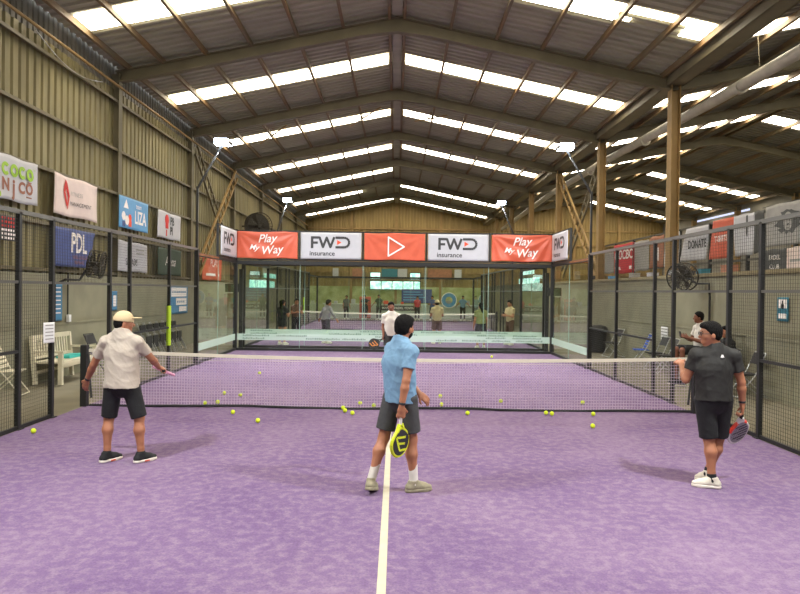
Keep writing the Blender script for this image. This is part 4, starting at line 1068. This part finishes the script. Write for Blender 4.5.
def person(label, base, J, yaw, hyaw, S, h=.006, pitch=0.0):
    t = thing('person', base, label, 'person')
    b = np.array(base, float)
    g = lambda k: np.array(J[k], float)-b
    f = yawdir(yaw); s = np.cross(f, UP)             # s = person's right
    hf = nv(yawdir(hyaw)+UP*pitch); hs = nv(np.cross(hf, UP)); hu = np.cross(hs, hf)
    bulk = S.get('bulk', 1.0); hh = h
    H = g('head'); ne = g('neck'); ch = g('chest'); pe = g('pelvis')
    R = np.stack([hs, hf, hu], 1)
    sd = Sdf()
    # head
    sd.ell(H, (.075, .094, .092), R, .02)
    sd.ell(H+hf*.022-hu*.055, (.058, .068, .072), R, .03)
    sd.ell(H+hf*.055-hu*.108, (.034, .03, .026), R, .025)
    sd.cone(H+hf*.086-hu*.02, H+hf*.104-hu*.052, .010, .015, .012)      # nose
    sd.cone(H+hf*.082+hs*.03+hu*.0, H+hf*.082-hs*.03+hu*.0, .012, .012, .012)
    for e in (-1, 1):
        sd.ell(H+hs*e*.078-hf*.004-hu*.035, (.010, .019, .031), R, .006)
        sd.ell(H+hf*.06+hs*e*.04-hu*.045, (.024, .022, .022), R, .02)
    sd.cone(H-hu*.06-hf*.02, ne+UP*.0, .056*bulk, .062*bulk, .03)
    # torso
    mid = ch*.45+pe*.55
    sd.cone(pe-UP*.0, mid, .132*bulk, .138*bulk, .05, f, .74)
    sd.cone(mid, ch, .142*bulk, .162*bulk, .05, f, .70)
    sd.cone(ch, ch*.45+ne*.55, .160*bulk, .12*bulk, .05, f, .66)
    sd.cone(g('shL'), g('shR'), .056, .056, .05)
    for k in 'LR': sd.cone(ne-UP*.015, g('sh'+k), .045, .048, .05)
    sd.cone(g('hipL'), g('hipR'), .080*bulk, .080*bulk, .04)
    for k in 'LR':
        sh, el, wr = g('sh'+k), g('el'+k), g('wr'+k); a = S.get('arm', 1.0)
        sd.cone(sh, sh*.5+el*.5, .055*a, .046*a, .03); sd.cone(sh*.5+el*.5, el, .046*a, .037*a, .02)
        fm = el*.7+wr*.3
        sd.cone(el, fm, .037*a, .040*a, .015); sd.cone(fm, wr, .040*a, .026*a, .015)
        hd = J.get('hd'+k); d = nv(wr-el) if hd is None else nv(hd)
        side = 1 if k == 'R' else -1
        # palm normal towards thigh by default
        pn = J.get('pn'+k); pn = (-s if k == 'R' else s) if pn is None else np.array(pn, float)
        hand(sd, wr, d, pn, -side if False else (1 if k == 'L' else -1), S.get('curl'+k, .3), S.get('grip'+k, False), S.get('hsc', 1.0))
        hp, kn, an = g('hip'+k), g('kn'+k), g('an'+k)
        sd.cone(hp, kn, .078*bulk, .056, .02)
        sh_d = nv(an-kn); bk = -f+sh_d*(f@sh_d)
        cm = kn*.66+an*.34+nv(bk)*.014
        sd.cone(kn, cm, .052, .056, .025); sd.cone(cm, kn*.15+an*.85, .055, .036, .03); sd.cone(kn*.15+an*.85, an, .036, .036, .02)
        td = nv(J['toe'+k]); sd.cone(an-td*.02-UP*.035, an+td*.13-UP*.05, .035, .026, .02)
    bd = sobj('body', sd, hh, M[S['skin']], t)
    # eyes, brows, mouth
    def fe(name, pos, r, m):
        mb = MB().ball((0, 0, 0), r, 10, 8); mb.v = [tuple(np.array(R)@np.array(v)+pos) for v in mb.v]; return obj(name, mb, M[m], t, True, local=True)
    for e in (-1, 1):
        fe('eye', H+hf*.083+hs*e*.031-hu*.018, (.013, .008, .006), 'eye')
        fe('eyebrow', H+hf*.088+hs*e*.031+hu*.008, (.02, .007, .004), 'hair')
    fe('mouth', H+hf*.086-hu*.078, (.021, .008, .006), 'lip')
    # hair
    hr = Sdf()
    if S.get('hair', 'short') == 'short':
        cut = [(H+hf*.055+hu*.02, hf*.8-hu*.62)]
        hr.ell(H+hu*.012-hf*.008, (.088, .106, .104), R, .02, cut)
        hr.ell(H-hf*.045-hu*.045, (.068, .052, .055), R, .03, [(H+hf*0-hu*.0, hf)])
        if S.get('fringe', True): hr.ell(H+hf*.055+hu*.062, (.06, .05, .035), R, .03)
        sobj('hair', hr, hh, M[S.get('hairm', 'hair')], t, noise=.0025, nscale=70)
    elif S['hair'] == 'long':
        cut = [(H+hf*.05+hu*.02, hf*.8-hu*.62)]
        hr.ell(H+hu*.008-hf*.006, (.085, .103, .10), R, .02, cut)
        hr.cone(H-hf*.06, H-hf*.085-hu*.24, .075, .045, .04)
        sobj('hair', hr, hh, M[S.get('hairm', 'hair')], t, noise=.003, nscale=70)
    if S.get('cap'):
        cp = Sdf(); cut = [(H-hu*.004-hf*.02, -hu-hf*.12)]
        cp.ell(H+hu*.008-hf*.004, (.092, .112, .108), R, .02, cut)
        cc = sobj('cap', cp, hh, M[S['cap']], t)
        br = Sdf(); br.ell(H+hf*.112+hu*.028, (.070, .078, .05), R, .01, [(H+hu*.037, hu), (H+hu*.026, -hu)])
        sobj('brim', br, hh*.7, M[S['cap']], cc)
        hb = Sdf(); hb.ell(H-hf*.03-hu*.02, (.081, .078, .07), R, .02, [(H+hu*.012, hu), (H+hf*.03, hf)])
        hb.ell(H-hf*.045-hu*.05, (.062, .05, .055), R, .03)
        sobj('hair', hb, hh, M['hair'], t)
    if S.get('beard'):
        be = Sdf(); be.ell(H+hf*.028-hu*.075, (.062, .073, .062), R, .02, [(H-hu*.06, hu*.85-hf*.0), (H-hf*.03, -hf)])
        sobj('beard', be, hh, M['hair'], t, noise=.002, nscale=80)
    if S.get('glasses'):
        mb = MB()
        for e in (-1, 1):
            c = H+hf*.1+hs*e*.033-hu*.018
            mb.tube([tuple(c+hs*.024*math.cos(a)+hu*.018*math.sin(a)) for a in [2*PI*k/12 for k in range(13)]], .0035, 5, False)
            mb.tube([tuple(c+hs*e*.024), tuple(H+hs*e*.08-hf*.0-hu*.015)], .003, 5)
        mb.tube([tuple(H+hf*.102-hs*.01-hu*.015), tuple(H+hf*.102+hs*.01-hu*.015)], .003, 5)
        obj('glasses', mb, M['blackpl'], t, local=True)
    # shirt
    th = S.get('loose', .018); hem = S['hem']
    st = Sdf(); nk = [(ne+UP*.034-f*.0, UP*.92+f*.3)]; hm = [(np.array([0, 0, hem]), -UP)]
    lw_ = S.get('hemr', .165)*bulk
    low = np.array([pe[0], pe[1], hem-.05])
    if not S.get('seated'):
        st.cone(low, mid, lw_, .148*bulk+th, .04, f, .76, hm)
    else: st.cone(pe, mid, lw_, .148*bulk+th, .04, f, .8)
    st.cone(mid, ch, .146*bulk+th, .164*bulk+th*.7, .05, f, .73, hm); st.cone(ch, ch*.45+ne*.55, .162*bulk+th*.7, .12*bulk+th*.5, .05, f, .69, nk)
    st.cone(g('shL'), g('shR'), .064, .064, .05, cuts=nk)
    sl = S.get('sleeve', .62)
    for k in 'LR':
        sh, el, wr = g('sh'+k), g('el'+k), g('wr'+k); d = nv(el-sh)
        st.cone(ne+UP*.05, ne-UP*.05, .068*bulk, .09*bulk, .03, cuts=nk); st.cone(ne+UP*.004, sh, .062, .06, .04, cuts=nk)
        if sl <= 1: end = sh+(el-sh)*sl; st.cone(sh, end+d*.04, .066, .066 if sl < .9 else .05, .03, cuts=[(end, d)])
        else:
            st.cone(sh, el, .062, .05, .03); d2 = nv(wr-el); st.cone(el, wr, .05, .038, .02, cuts=[(wr-d2*.01, d2)])
    so = sobj('shirt', st, hh, M[S['shirt']], t, noise=S.get('wr', .006), nscale=13, smooth=1, seed=S.get('seed', 1))
    if S.get('badge'):
        sp = ch*.35+ne*.65-f*(.125*bulk)
        q = s
        mb = MB(); P3 = [(0, .016), (-.014, -.012), (0, -.004), (.014, -.012)]
        vs = [tuple(sp+q*a*.8+UP*(bz)-f*.0) for a, bz in P3]+[tuple(sp+q*a*.8+UP*bz+f*.03) for a, bz in P3]
        mb.add(vs, [(0, 1, 2, 3), (7, 6, 5, 4), (0, 4, 5, 1), (1, 5, 6, 2), (2, 6, 7, 3), (3, 7, 4, 0)]); obj('chest_logo', mb, M['whitep'], so, local=True)
    if S.get('collar'):
        cl = Sdf(); cl.cone(ne-UP*.005-f*.012, ne+UP*.03-f*.0, .083, .07, .01, f, .9, [(ne+UP*.028, UP), (ne-UP*.01, -UP)])
        sobj('collar', cl, hh, M[S['collar']], so)
    # shorts / trousers
    sh_ = Sdf(); le = S.get('leg', .52)
    sh_.cone(pe+UP*.09, pe-UP*.03, .138*bulk, .15*bulk, .03, f, .78, [(pe+UP*.11, UP)] if not S.get('seated') else ())
    sh_.cone(g('hipL'), g('hipR'), .09*bulk, .09*bulk, .03)
    for k in 'LR':
        hp, kn, an = g('hip'+k), g('kn'+k), g('an'+k); d = nv(kn-hp)
        if le <= 1:
            end = hp+(kn-hp)*le; wd = S.get('flare', .105)
            sh_.cone(hp, end+d*.05, .096*bulk, wd, .018, cuts=[(end, d)])
        else:
            sh_.cone(hp, kn, .105*bulk, .075, .03); d2 = nv(an-kn); sh_.cone(kn, an, .072, .058, .03, cuts=[(an-d2*.03, d2)])
    if S.get('skirt'): sh_.cone(pe-UP*.02, pe-UP*.22, .15, .2, .04, f, .85, [(pe-UP*.25, -UP)])
    sobj('shorts' if le <= 1 else 'trousers', sh_, hh, M[S['bottom']], t, noise=.003, nscale=13, seed=2)
    # shoes and socks
    for k in 'LR':
        an, kn = g('an'+k), g('kn'+k); td = np.array(J['toe'+k], float); td = nv(td); tdn = nv(td*np.array([1, 1, 0]))
        sidev = np.cross(tdn, UP); up = nv(np.cross(sidev, td))
        if up[2] < 0: up = -up
        b0 = an-up*.09
        sw = Sdf(); pl = [(b0+up*.022, -up)]
        heel = b0-td*.045+up*.045; ball_ = b0+td*.10+up*.042; toe = b0+td*.15+up*.037
        sw.cone(heel, ball_, .040, .044, .02, up, .9, pl); sw.cone(ball_, toe, .044, .036, .02, up, .72, pl)
        sw.cone(heel+td*.01, an-td*.008+up*.03, .041, .043, .02, cuts=pl+[(an+up*.022, up)]); sw.cone(an+td*.02-up*.01, ball_, .036, .034, .03, cuts=pl)
        so = sobj('shoe', sw, hh*.9, M[S['shoe']], t)
        sl_ = Sdf(); cc = [(b0, -up), (b0+up*.03, up)]
        sl_.cone(heel-up*.03, ball_-up*.024, .044, .050, .02, up, .9, cc); sl_.cone(ball_-up*.024, toe-up*.02, .050, .040, .02, up, .9, cc)
        sobj('sole', sl_, hh*.9, M[S.get('sole', 'solewht')], so)
        lm = MB()
        for q_ in range(4):
            cpt = an+td*(.045+.018*q_)-up*(.012+.010*q_)
            lm.bar(tuple(cpt-sidev*.02), tuple(cpt+sidev*.02), .007, .012)
        obj('laces', lm, M[S.get('lace', 'solewht')], so, local=True)
        if S.get('sole2'):
            mb = MB(); c = b0+td*.05+up*.014; q = sidev
            vs = [tuple(c+td*a+q*bq*.0515+up*cz) for a, bq, cz in [(-.03, -1, -.008), (.03, -1, -.008), (.03, 1, -.008), (-.03, 1, -.008), (-.03, -1, .008), (.03, -1, .008), (.03, 1, .008), (-.03, 1, .008)]]
            mb.add(vs, [(0, 3, 2, 1), (4, 5, 6, 7), (0, 1, 5, 4), (1, 2, 6, 5), (2, 3, 7, 6), (3, 0, 4, 7)]); obj('sole_accent', mb, M[S['sole2']], so, local=True)
        if S.get('sock'):
            sk = Sdf(); d = nv(kn-an); hgt = S.get('sockh', .13)
            sk.cone(an-d*.02, an+d*hgt, .042, .046, .01, cuts=[(an+d*hgt, d)])
            sobj('sock', sk, hh, M[S['sock']], t)
    for k in 'LR':
        if S.get('watch'+k):
            el, wr = g('el'+k), g('wr'+k); d = nv(wr-el)
            wsd = Sdf(); c = wr-d*.03; wsd.cone(c-d*.02, c+d*.02, .034, .033, .004, cuts=[(c+d*.012, d), (c-d*.012, -d)])
            sobj('wristband', wsd, hh*.8, M[S['watch'+k]], t)
    return t

def racket(org, ydir, zdir, face, edge, mark, label, grip_m='grip', markpoly='stripes'):
    """origin = middle of the grip; ydir points from grip to head; zdir face normal"""
    y = Vector(ydir).normalized(); z = Vector(zdir); z = (z-y*z.dot(y)).normalized(); x = y.cross(z)
    m = Matrix.Identity(4)
    for i in range(3): m[i][0] = x[i]; m[i][1] = y[i]; m[i][2] = z[i]; m[i][3] = org[i]
    t = thing('padel_racket', (0, 0, 0), label, 'racket', M4=m)
    # head outline
    N = 36; out = []
    for k in range(N):
        a = 2*PI*k/N; px = .128*math.cos(a); py = .235+.135*math.sin(a)
        if math.sin(a) < -.2: px *= 1-.32*((-math.sin(a)-.2)/.8)**1.3
        out.append((px, py))
    inner = [(p[0]*.93, .235+(p[1]-.235)*.93) for p in out]
    mb = MB().prism(inner, 2, -.017, .017); obj('racket_face', mb, M[face], t, local=True)
    rim = MB().tube([(p[0], p[1], 0) for p in out+[out[0]]], .0165, 8, False); obj('frame_edge', rim, M[edge], t, local=True, smooth=True)
    obj('throat', MB().bar((-.05, .13, 0), (-.014, .055, 0), .02, .034).bar((.05, .13, 0), (.014, .055, 0), .02, .034), M[edge], t, local=True)
    obj('handle', MB().tube([(0, -.07, 0), (0, -.065, 0), (0, .06, 0)], [.02, .017, .016], 10), M[grip_m], t, local=True)
    mk = MB()
    for s_ in (-1, 1):
        zz = s_*.0178
        if markpoly == 'stripes':
            for k in range(6):
                yy = .15+k*.034; hw = .06+.045*math.sin((k+1)/7*PI)
                mk.b2((-hw, yy, zz-.0006), (hw*(.2 if k % 2 else .85), yy+.012, zz+.0006))
        else:
            for a, b_ in (((.075, .17), (.02, .31)), ((.075, .17), (-.07, .2)), ((.05, .235), (-.06, .262)), ((.02, .31), (-.075, .325))):
                mk.bar((a[0], a[1], zz), (b_[0], b_[1], zz), .022, .0012, up=(0, 0, 1))
    obj('face_marks', mk, M[mark], t, local=True)
    hl = MB()
    for i in range(-4, 5):
        for j in range(-4, 5):
            if i*i+j*j <= 17: hl.tube([(i*.022+(.011 if j % 2 else 0), .24+j*.021, -.0186), (i*.022+(.011 if j % 2 else 0), .24+j*.021, .0186)], .004, 6)
    obj('perforations', hl, M['blackpl'], t, local=True)
    return t

# --- the three near players
J = dict(head=(-2.975, -3.32, 1.57), neck=(-2.985, -3.35, 1.435), chest=(-2.985, -3.35, 1.20), pelvis=(-2.97, -3.37, .90),
         shL=(-3.165, -3.35, 1.335), elL=(-3.32, -3.30, 1.07), wrL=(-3.44, -3.2, .88), shR=(-2.805, -3.36, 1.335), elR=(-2.69, -3.24, 1.14), wrR=(-2.69, -3.02, 1.02),
         hdL=(-.35, .3, -.85), pnL=(.3, .9, .2), hdR=(.45, .85, -.35), pnR=(-.4, .1, -.9),
         hipL=(-3.06, -3.37, .88), knL=(-3.13, -3.32, .49), anL=(-3.13, -3.37, .092), hipR=(-2.88, -3.37, .88), knR=(-2.785, -3.34, .49), anR=(-2.75, -3.37, .092),
         toeL=(.55, .82, 0), toeR=(.62, .78, 0))
person('man in beige polo shirt, cream cap and black shorts left of the net', (-2.95, -3.37, 0), J, 8, 62,
       dict(skin='skin', shirt='beige', bottom='blackcl', shoe='blackcl', sole='solewht', sole2='solered', cap='cream', hair='none', hem=.835, hemr=.200, bulk=1.06, loose=.026, sleeve=.66, leg=.98, flare=.084,
            gripR=True, curlL=.35, collar='whitecl', watchL='blackpl', wr=.009, arm=1.02, sock='blackcl', sockh=.03))
racket((-2.665, -2.93, .965), (-.32, .94, -.13), (.42, .0, .9), 'pinkpl', 'pinkpl', 'rackwht', 'pink padel racket held edge-on by the man in the cream cap')

J = dict(head=(.155, -4.28, 1.605), neck=(.12, -4.30, 1.455), chest=(.10, -4.31, 1.24), pelvis=(.13, -4.30, .93),
         shR=(.225, -4.42, 1.365), elR=(.175, -4.50, 1.10), wrR=(.135, -4.52, .855), shL=(.03, -4.19, 1.362), elL=(.13, -3.96, 1.12), wrL=(.32, -4.06, .91),
         hdR=(-.03, .02, -1), pnR=(-.3, .95, 0), hdL=(.7, .1, -.6), pnL=(-.3, .8, -.5),
         hipL=(.045, -4.25, .90), knL=(-.03, -4.26, .51), anL=(-.145, -4.40, .125), hipR=(.20, -4.35, .90), knR=(.24, -4.30, .50), anR=(.265, -4.33, .092),
         toeL=(.2, 1, -.28), toeR=(.95, .3, 0))
person('bearded man in light blue shirt and grey shorts standing on the centre line', (.07, -4.33, 0), J, 38, 40,
       dict(skin='skin', shirt='bluesh', bottom='greycl', shoe='shoegrey', sole='shoegrey', hem=.865, hemr=.19, bulk=.98, loose=.022, sleeve=.62, leg=.80, flare=.098,
            gripR=True, curlL=.4, beard=True, watchR='blackpl', sock='whitecl', sockh=.17, wr=.009))
racket((.13, -4.505, .745), (-.03, .16, -1), (.79, -.6, 0), 'rackblk', 'yel', 'yel', 'black and yellow padel racket hanging from the hand of the man in blue', grip_m='rackwht', markpoly='zig')

J = dict(head=(3.252, -4.07, 1.57), neck=(3.295, -4.06, 1.405), chest=(3.30, -4.06, 1.2), pelvis=(3.305, -4.05, .91),
         shL=(3.13, -4.03, 1.335), elL=(3.045, -3.99, 1.075), wrL=(3.10, -3.76, 1.215), shR=(3.475, -4.09, 1.335), elR=(3.555, -4.10, 1.07), wrR=(3.58, -4.08, .84),
         hdL=(-.1, .95, .2), pnL=(.5, .1, -.9), hdR=(.03, .03, -1), pnR=(-.95, .3, 0),
         hipL=(3.215, -4.05, .88), knL=(3.265, -4.04, .49), anL=(3.275, -4.10, .092), hipR=(3.395, -4.05, .88), knR=(3.41, -3.96, .49), anR=(3.32, -3.93, .11),
         toeL=(-.95, .3, 0), toeR=(-.3, .95, -.2))
person('man in charcoal shirt, black shorts and glasses on the right', (3.3, -4.05, 0), J, -12, -80,
       dict(skin='skin', shirt='charcoal', bottom='blackcl', shoe='shoewht', sole='solewht', hem=.88, hemr=.196, bulk=1.06, loose=.024, sleeve=.62, leg=.98, flare=.088,
            gripR=True, curlL=.5, glasses=True, watchR='blackpl', badge=True, sock='blackcl', sockh=.05, wr=.008, arm=1.05, seed=3))
racket((3.588, -4.06, .745), (.10, .48, -.87), (.38, -.88, -.3), 'rackgrey', 'rackwht', 'blackpl', 'grey, white and red padel racket held low by the man in charcoal', markpoly='stripes')
# red accent of that racket is part of its edge
rk = [o for o in bpy.data.objects if o.name.startswith('padel_racket')][-1]
ob = obj('edge_accent', MB().tube([(.128*math.cos(a)*(1-.32*max(0, (-math.sin(a)-.2)/.8)**1.3), .235+.135*math.sin(a), 0) for a in [-.25-k*.12 for k in range(9)]], .0200, 8).tube([(-.128*math.cos(a)*(1-.32*max(0, (-math.sin(a)-.2)/.8)**1.3), .235+.135*math.sin(a), 0) for a in [-.75-k*.1 for k in range(5)]], .0200, 8), M['rackred'], rk, local=True)
ob['label'] = 'red edge accents'

# --- far side player facing the camera
J = dict(head=(-.06, 6.0, 1.565), neck=(-.05, 6.0, 1.40), chest=(-.05, 6.0, 1.18), pelvis=(-.05, 6.0, .88),
         shR=(-.225, 6.0, 1.30), elR=(-.26, 6.02, 1.03), wrR=(-.245, 5.93, .80), shL=(.125, 6.0, 1.30), elL=(.18, 6.0, 1.04), wrL=(.12, 5.84, .86),
         hdR=(-.3, -.4, -.9), pnR=(.9, -.2, -.2), hdL=(-.3, -.6, -.7), pnL=(-.9, 0, 0),
         hipR=(-.14, 6.0, .86), knR=(-.15, 5.97, .47), anR=(-.16, 6.0, .092), hipL=(.04, 6, .86), knL=(.07, 5.97, .47), anL=(.1, 6.0, .092), toeL=(.3, -1, 0), toeR=(-.3, -1, 0))
person('man in white shirt and grey shorts facing us beyond the net', (-.05, 6.0, 0), J, 180, 182,
       dict(skin='skind', shirt='whitecl', bottom='greycl', shoe='shoewht', hem=.80, bulk=.98, loose=.026, sleeve=.7, leg=.8, gripR=True, curlL=.4, sock='whitecl'), h=.009)
racket((-.275, 5.88, .72), (-.82, -.12, -.5), (.1, 1, -.1), 'rackblk', 'rackblk', 'rackorg', 'black and orange padel racket of the man in white beyond the net', markpoly='zig')

# --- template poses for the others
def stand(base, yaw, H=1.7, arms='down', lean=0.0):
    f = yawdir(yaw); s = np.cross(f, UP); k = H/1.7; b = np.array(base, float)
    P = lambda a, c, z: b+s*a*k+f*(c+lean*max(0, z-.9))*k+UP*z*k
    J = dict(head=P(0, .02, 1.59), neck=P(0, 0, 1.42), chest=P(0, 0, 1.2), pelvis=P(0, 0, .9), toeL=f-s*.2, toeR=f+s*.2)
    for n_, e in (('L', -1), ('R', 1)):
        J['sh'+n_] = P(e*.17, 0, 1.335); J['hip'+n_] = P(e*.09, 0, .88); J['kn'+n_] = P(e*.11, .03, .48); J['an'+n_] = P(e*.12, 0, .092)
        if arms == 'down': J['el'+n_] = P(e*.23, -.02, 1.06); J['wr'+n_] = P(e*.25, .06, .83)
        elif arms == 'front': J['el'+n_] = P(e*.24, .06, 1.08); J['wr'+n_] = P(e*.12, .26, 1.12)
        elif arms == 'out': J['el'+n_] = P(e*.32, .02, 1.14); J['wr'+n_] = P(e*.46, .1, .96)
        elif arms == 'up': J['el'+n_] = P(e*.26, .12, 1.2); J['wr'+n_] = P(e*.16, .25, 1.4)
    return J
def sit(base, yaw, H=1.0, seat=.46):
    f = yawdir(yaw); s = np.cross(f, UP); b = np.array(base, float)
    z0 = seat+.09
    P = lambda a, c, z: b+s*a*H+f*c*H+UP*(z0+(z-z0)*(H if z > z0 else 1))
    J = dict(head=P(0, .04, z0+.68), neck=P(0, 0, z0+.52), chest=P(0, -.02, z0+.30), pelvis=P(0, 0, z0), toeL=f, toeR=f)
    for n_, e in (('L', -1), ('R', 1)):
        J['sh'+n_] = P(e*.17, 0, z0+.44); J['hip'+n_] = P(e*.09, 0, z0); J['kn'+n_] = P(e*.13, .42, z0+.0); J['an'+n_] = P(e*.13, .42, .092)
        J['el'+n_] = P(e*.23, .08, z0+.18); J['wr'+n_] = P(e*.10, .30, z0+.26)
    return J
def simple(label, base, J, yaw, hyaw, **S):
    d = dict(skin='skin', shirt='whitecl', bottom='blackcl', shoe='shoewht', hem=.86, sleeve=.6, leg=.8); d.update(S)
    hres = d.pop('h', .012)
    return person(label, base, J, yaw, hyaw, d, h=hres)
J = sit((6.62, 3.3, 0), -90, H=1.06, seat=.67)
simple('seated man in white shirt looking at his phone by the low right wall', (6.62, 3.3, 0), J, -90, -75, seated=True, hem=.45, skin='skind', hair='short', fringe=False, leg=.95, shoe='blackcl', h=.009, gripR=False, curlR=.8)
wv = J['wrR']*.5+J['wrL']*.5+np.array([-.08, 0, .03])
t = thing('smartphone', tuple(wv), 'dark smartphone held by the seated man in white', 'phone')
obj('phone_body', MB().bar(tuple(wv+np.array([-.02, 0, -.05])), tuple(wv+np.array([-.05, 0, .09])), .075, .009, up=(1, 0, .2)), M['blackpl'], t)
obj('screen', MB().bar(tuple(wv+np.array([-.013, 0, -.042])), tuple(wv+np.array([-.043, 0, .082])), .066, .002, up=(1, 0, .2)), M['dgreyv'], t)
J = sit((6.88, 2.65, 0), -90)
J = {k: (v if k.startswith('toe') else v-UP*.02) for k, v in J.items()}
simple('seated person in black partly hidden behind the dark shirted player', (6.88, 2.65, 0), J, -90, -100, seated=True, hem=.45, shirt='blackcl', h=.011, leg=1.5)
# back court
simple('person in pale grey top and dark trousers bending on the back court', (-2.5, 13.1, 0), stand((-2.5, 13.1, 0), 40, 1.6, 'out', .18), 40, 60, shirt='lavcl', bottom='greycl', leg=1.5, sleeve=1.5)
simple('person in pale top and brown shorts on the back court, seen from behind', (1.6, 13.6, 0), stand((1.6, 13.6, 0), -10, 1.64, 'front'), -10, -10, shirt='tancl', bottom='browncl', leg=.85, cap='tancl', hair='none')
simple('woman in yellow green top and black skirt behind the far glass', (3.0, 11.75, 0), stand((3.0, 11.75, 0), -5, 1.58, 'down'), -5, -20, shirt='olivecl', bottom='blackcl', leg=.5, hair='long', skirt=True, hem=.84)
simple('woman in dark top and shorts at the left of the back court', (-3.95, 12.3, 0), stand((-3.95, 12.3, 0), 30, 1.6, 'front'), 30, 40, shirt='blackcl', bottom='blackcl', hair='long', leg=.5)
simple('person in brown top at the left fence of the back court', (-3.9, 15.2, 0), stand((-3.9, 15.2, 0), 150, 1.6, 'front'), 150, 150, shirt='browncl', bottom='blackcl', leg=1.4)
simple('person in tan top behind the right side of the far glass', (4.3, 13.4, 0), stand((4.3, 13.4, 0), -120, 1.66, 'front'), -120, -120, shirt='tancl', bottom='browncl', leg=1.4, skin='skinl')
# lounge guests
G = [(-3.3, 'dgreyv', 160, 'grey top left of the orange standing banner'), (-2.1, 'blackcl', 180, 'black top in front of the orange standing banner'), (-1.1, 'dgreen', 200, 'dark green top right of the orange standing banner'),
     (1.5, 'redv', 170, 'red top in front of the far blue banner'), (2.5, 'navy', 190, 'navy top between the blue banner and the ring sign'), (4.6, 'bluesh', 180, 'blue top right of the ring sign')]
for i, (x, c, yw, l) in enumerate(G):
    b = (x, 33.2+.3*(i % 2), 0)
    simple('distant person in %s' % l, b, stand(b, yw, 1.62+.04*(i % 3), ['down', 'front', 'out'][i % 3]), yw, yw+20, shirt=c, bottom='blackcl', leg=1.4, h=.02)

# ------------------------------------------------------------------ light, world, camera
w = bpy.data.worlds.new('world'); SC.world = w; w.use_nodes = True
bg = w.node_tree.nodes['Background']; bg.inputs[0].default_value = (.93, .97, 1.0, 1); bg.inputs[1].default_value = 1.6

cam = bpy.data.cameras.new('camera'); co = bpy.data.objects.new('camera', cam); COL.objects.link(co); SC.camera = co
cam.sensor_width = 36; cam.lens = 647.84*36/800; cam.clip_start = .05; cam.clip_end = 200
cx, cz, yaw, pit, rol, d = .07495, 1.94076, .00544706, -.00890843, .01270357, 10.5917
def back(v):
    u, ww, f = v[0], v[2], v[1]
    c, s = math.cos(rol), math.sin(rol); u, ww = c*u-s*ww, s*u+c*ww
    c, s = math.cos(pit), math.sin(pit); f, ww = c*f-s*ww, s*f+c*ww
    c, s = math.cos(yaw), math.sin(yaw); u, f = c*u+s*f, -s*u+c*f
    return Vector((u, f, ww))
X, F_, U = back((1, 0, 0)), back((0, 1, 0)), back((0, 0, 1))
mm = Matrix.Identity(4)
for i in range(3): mm[i][0] = X[i]; mm[i][1] = U[i]; mm[i][2] = -F_[i]
mm[0][3], mm[1][3], mm[2][3] = cx, -d, cz
co.matrix_world = mm
vs = SC.view_settings; vs.view_transform = 'Standard'; vs.look = 'None'; vs.exposure = -0.15; vs.gamma = 1.0; vs.use_curve_mapping = False
SC.cycles.max_bounces = 8; SC.cycles.transparent_max_bounces = 24; SC.cycles.diffuse_bounces = 4; SC.cycles.glossy_bounces = 3
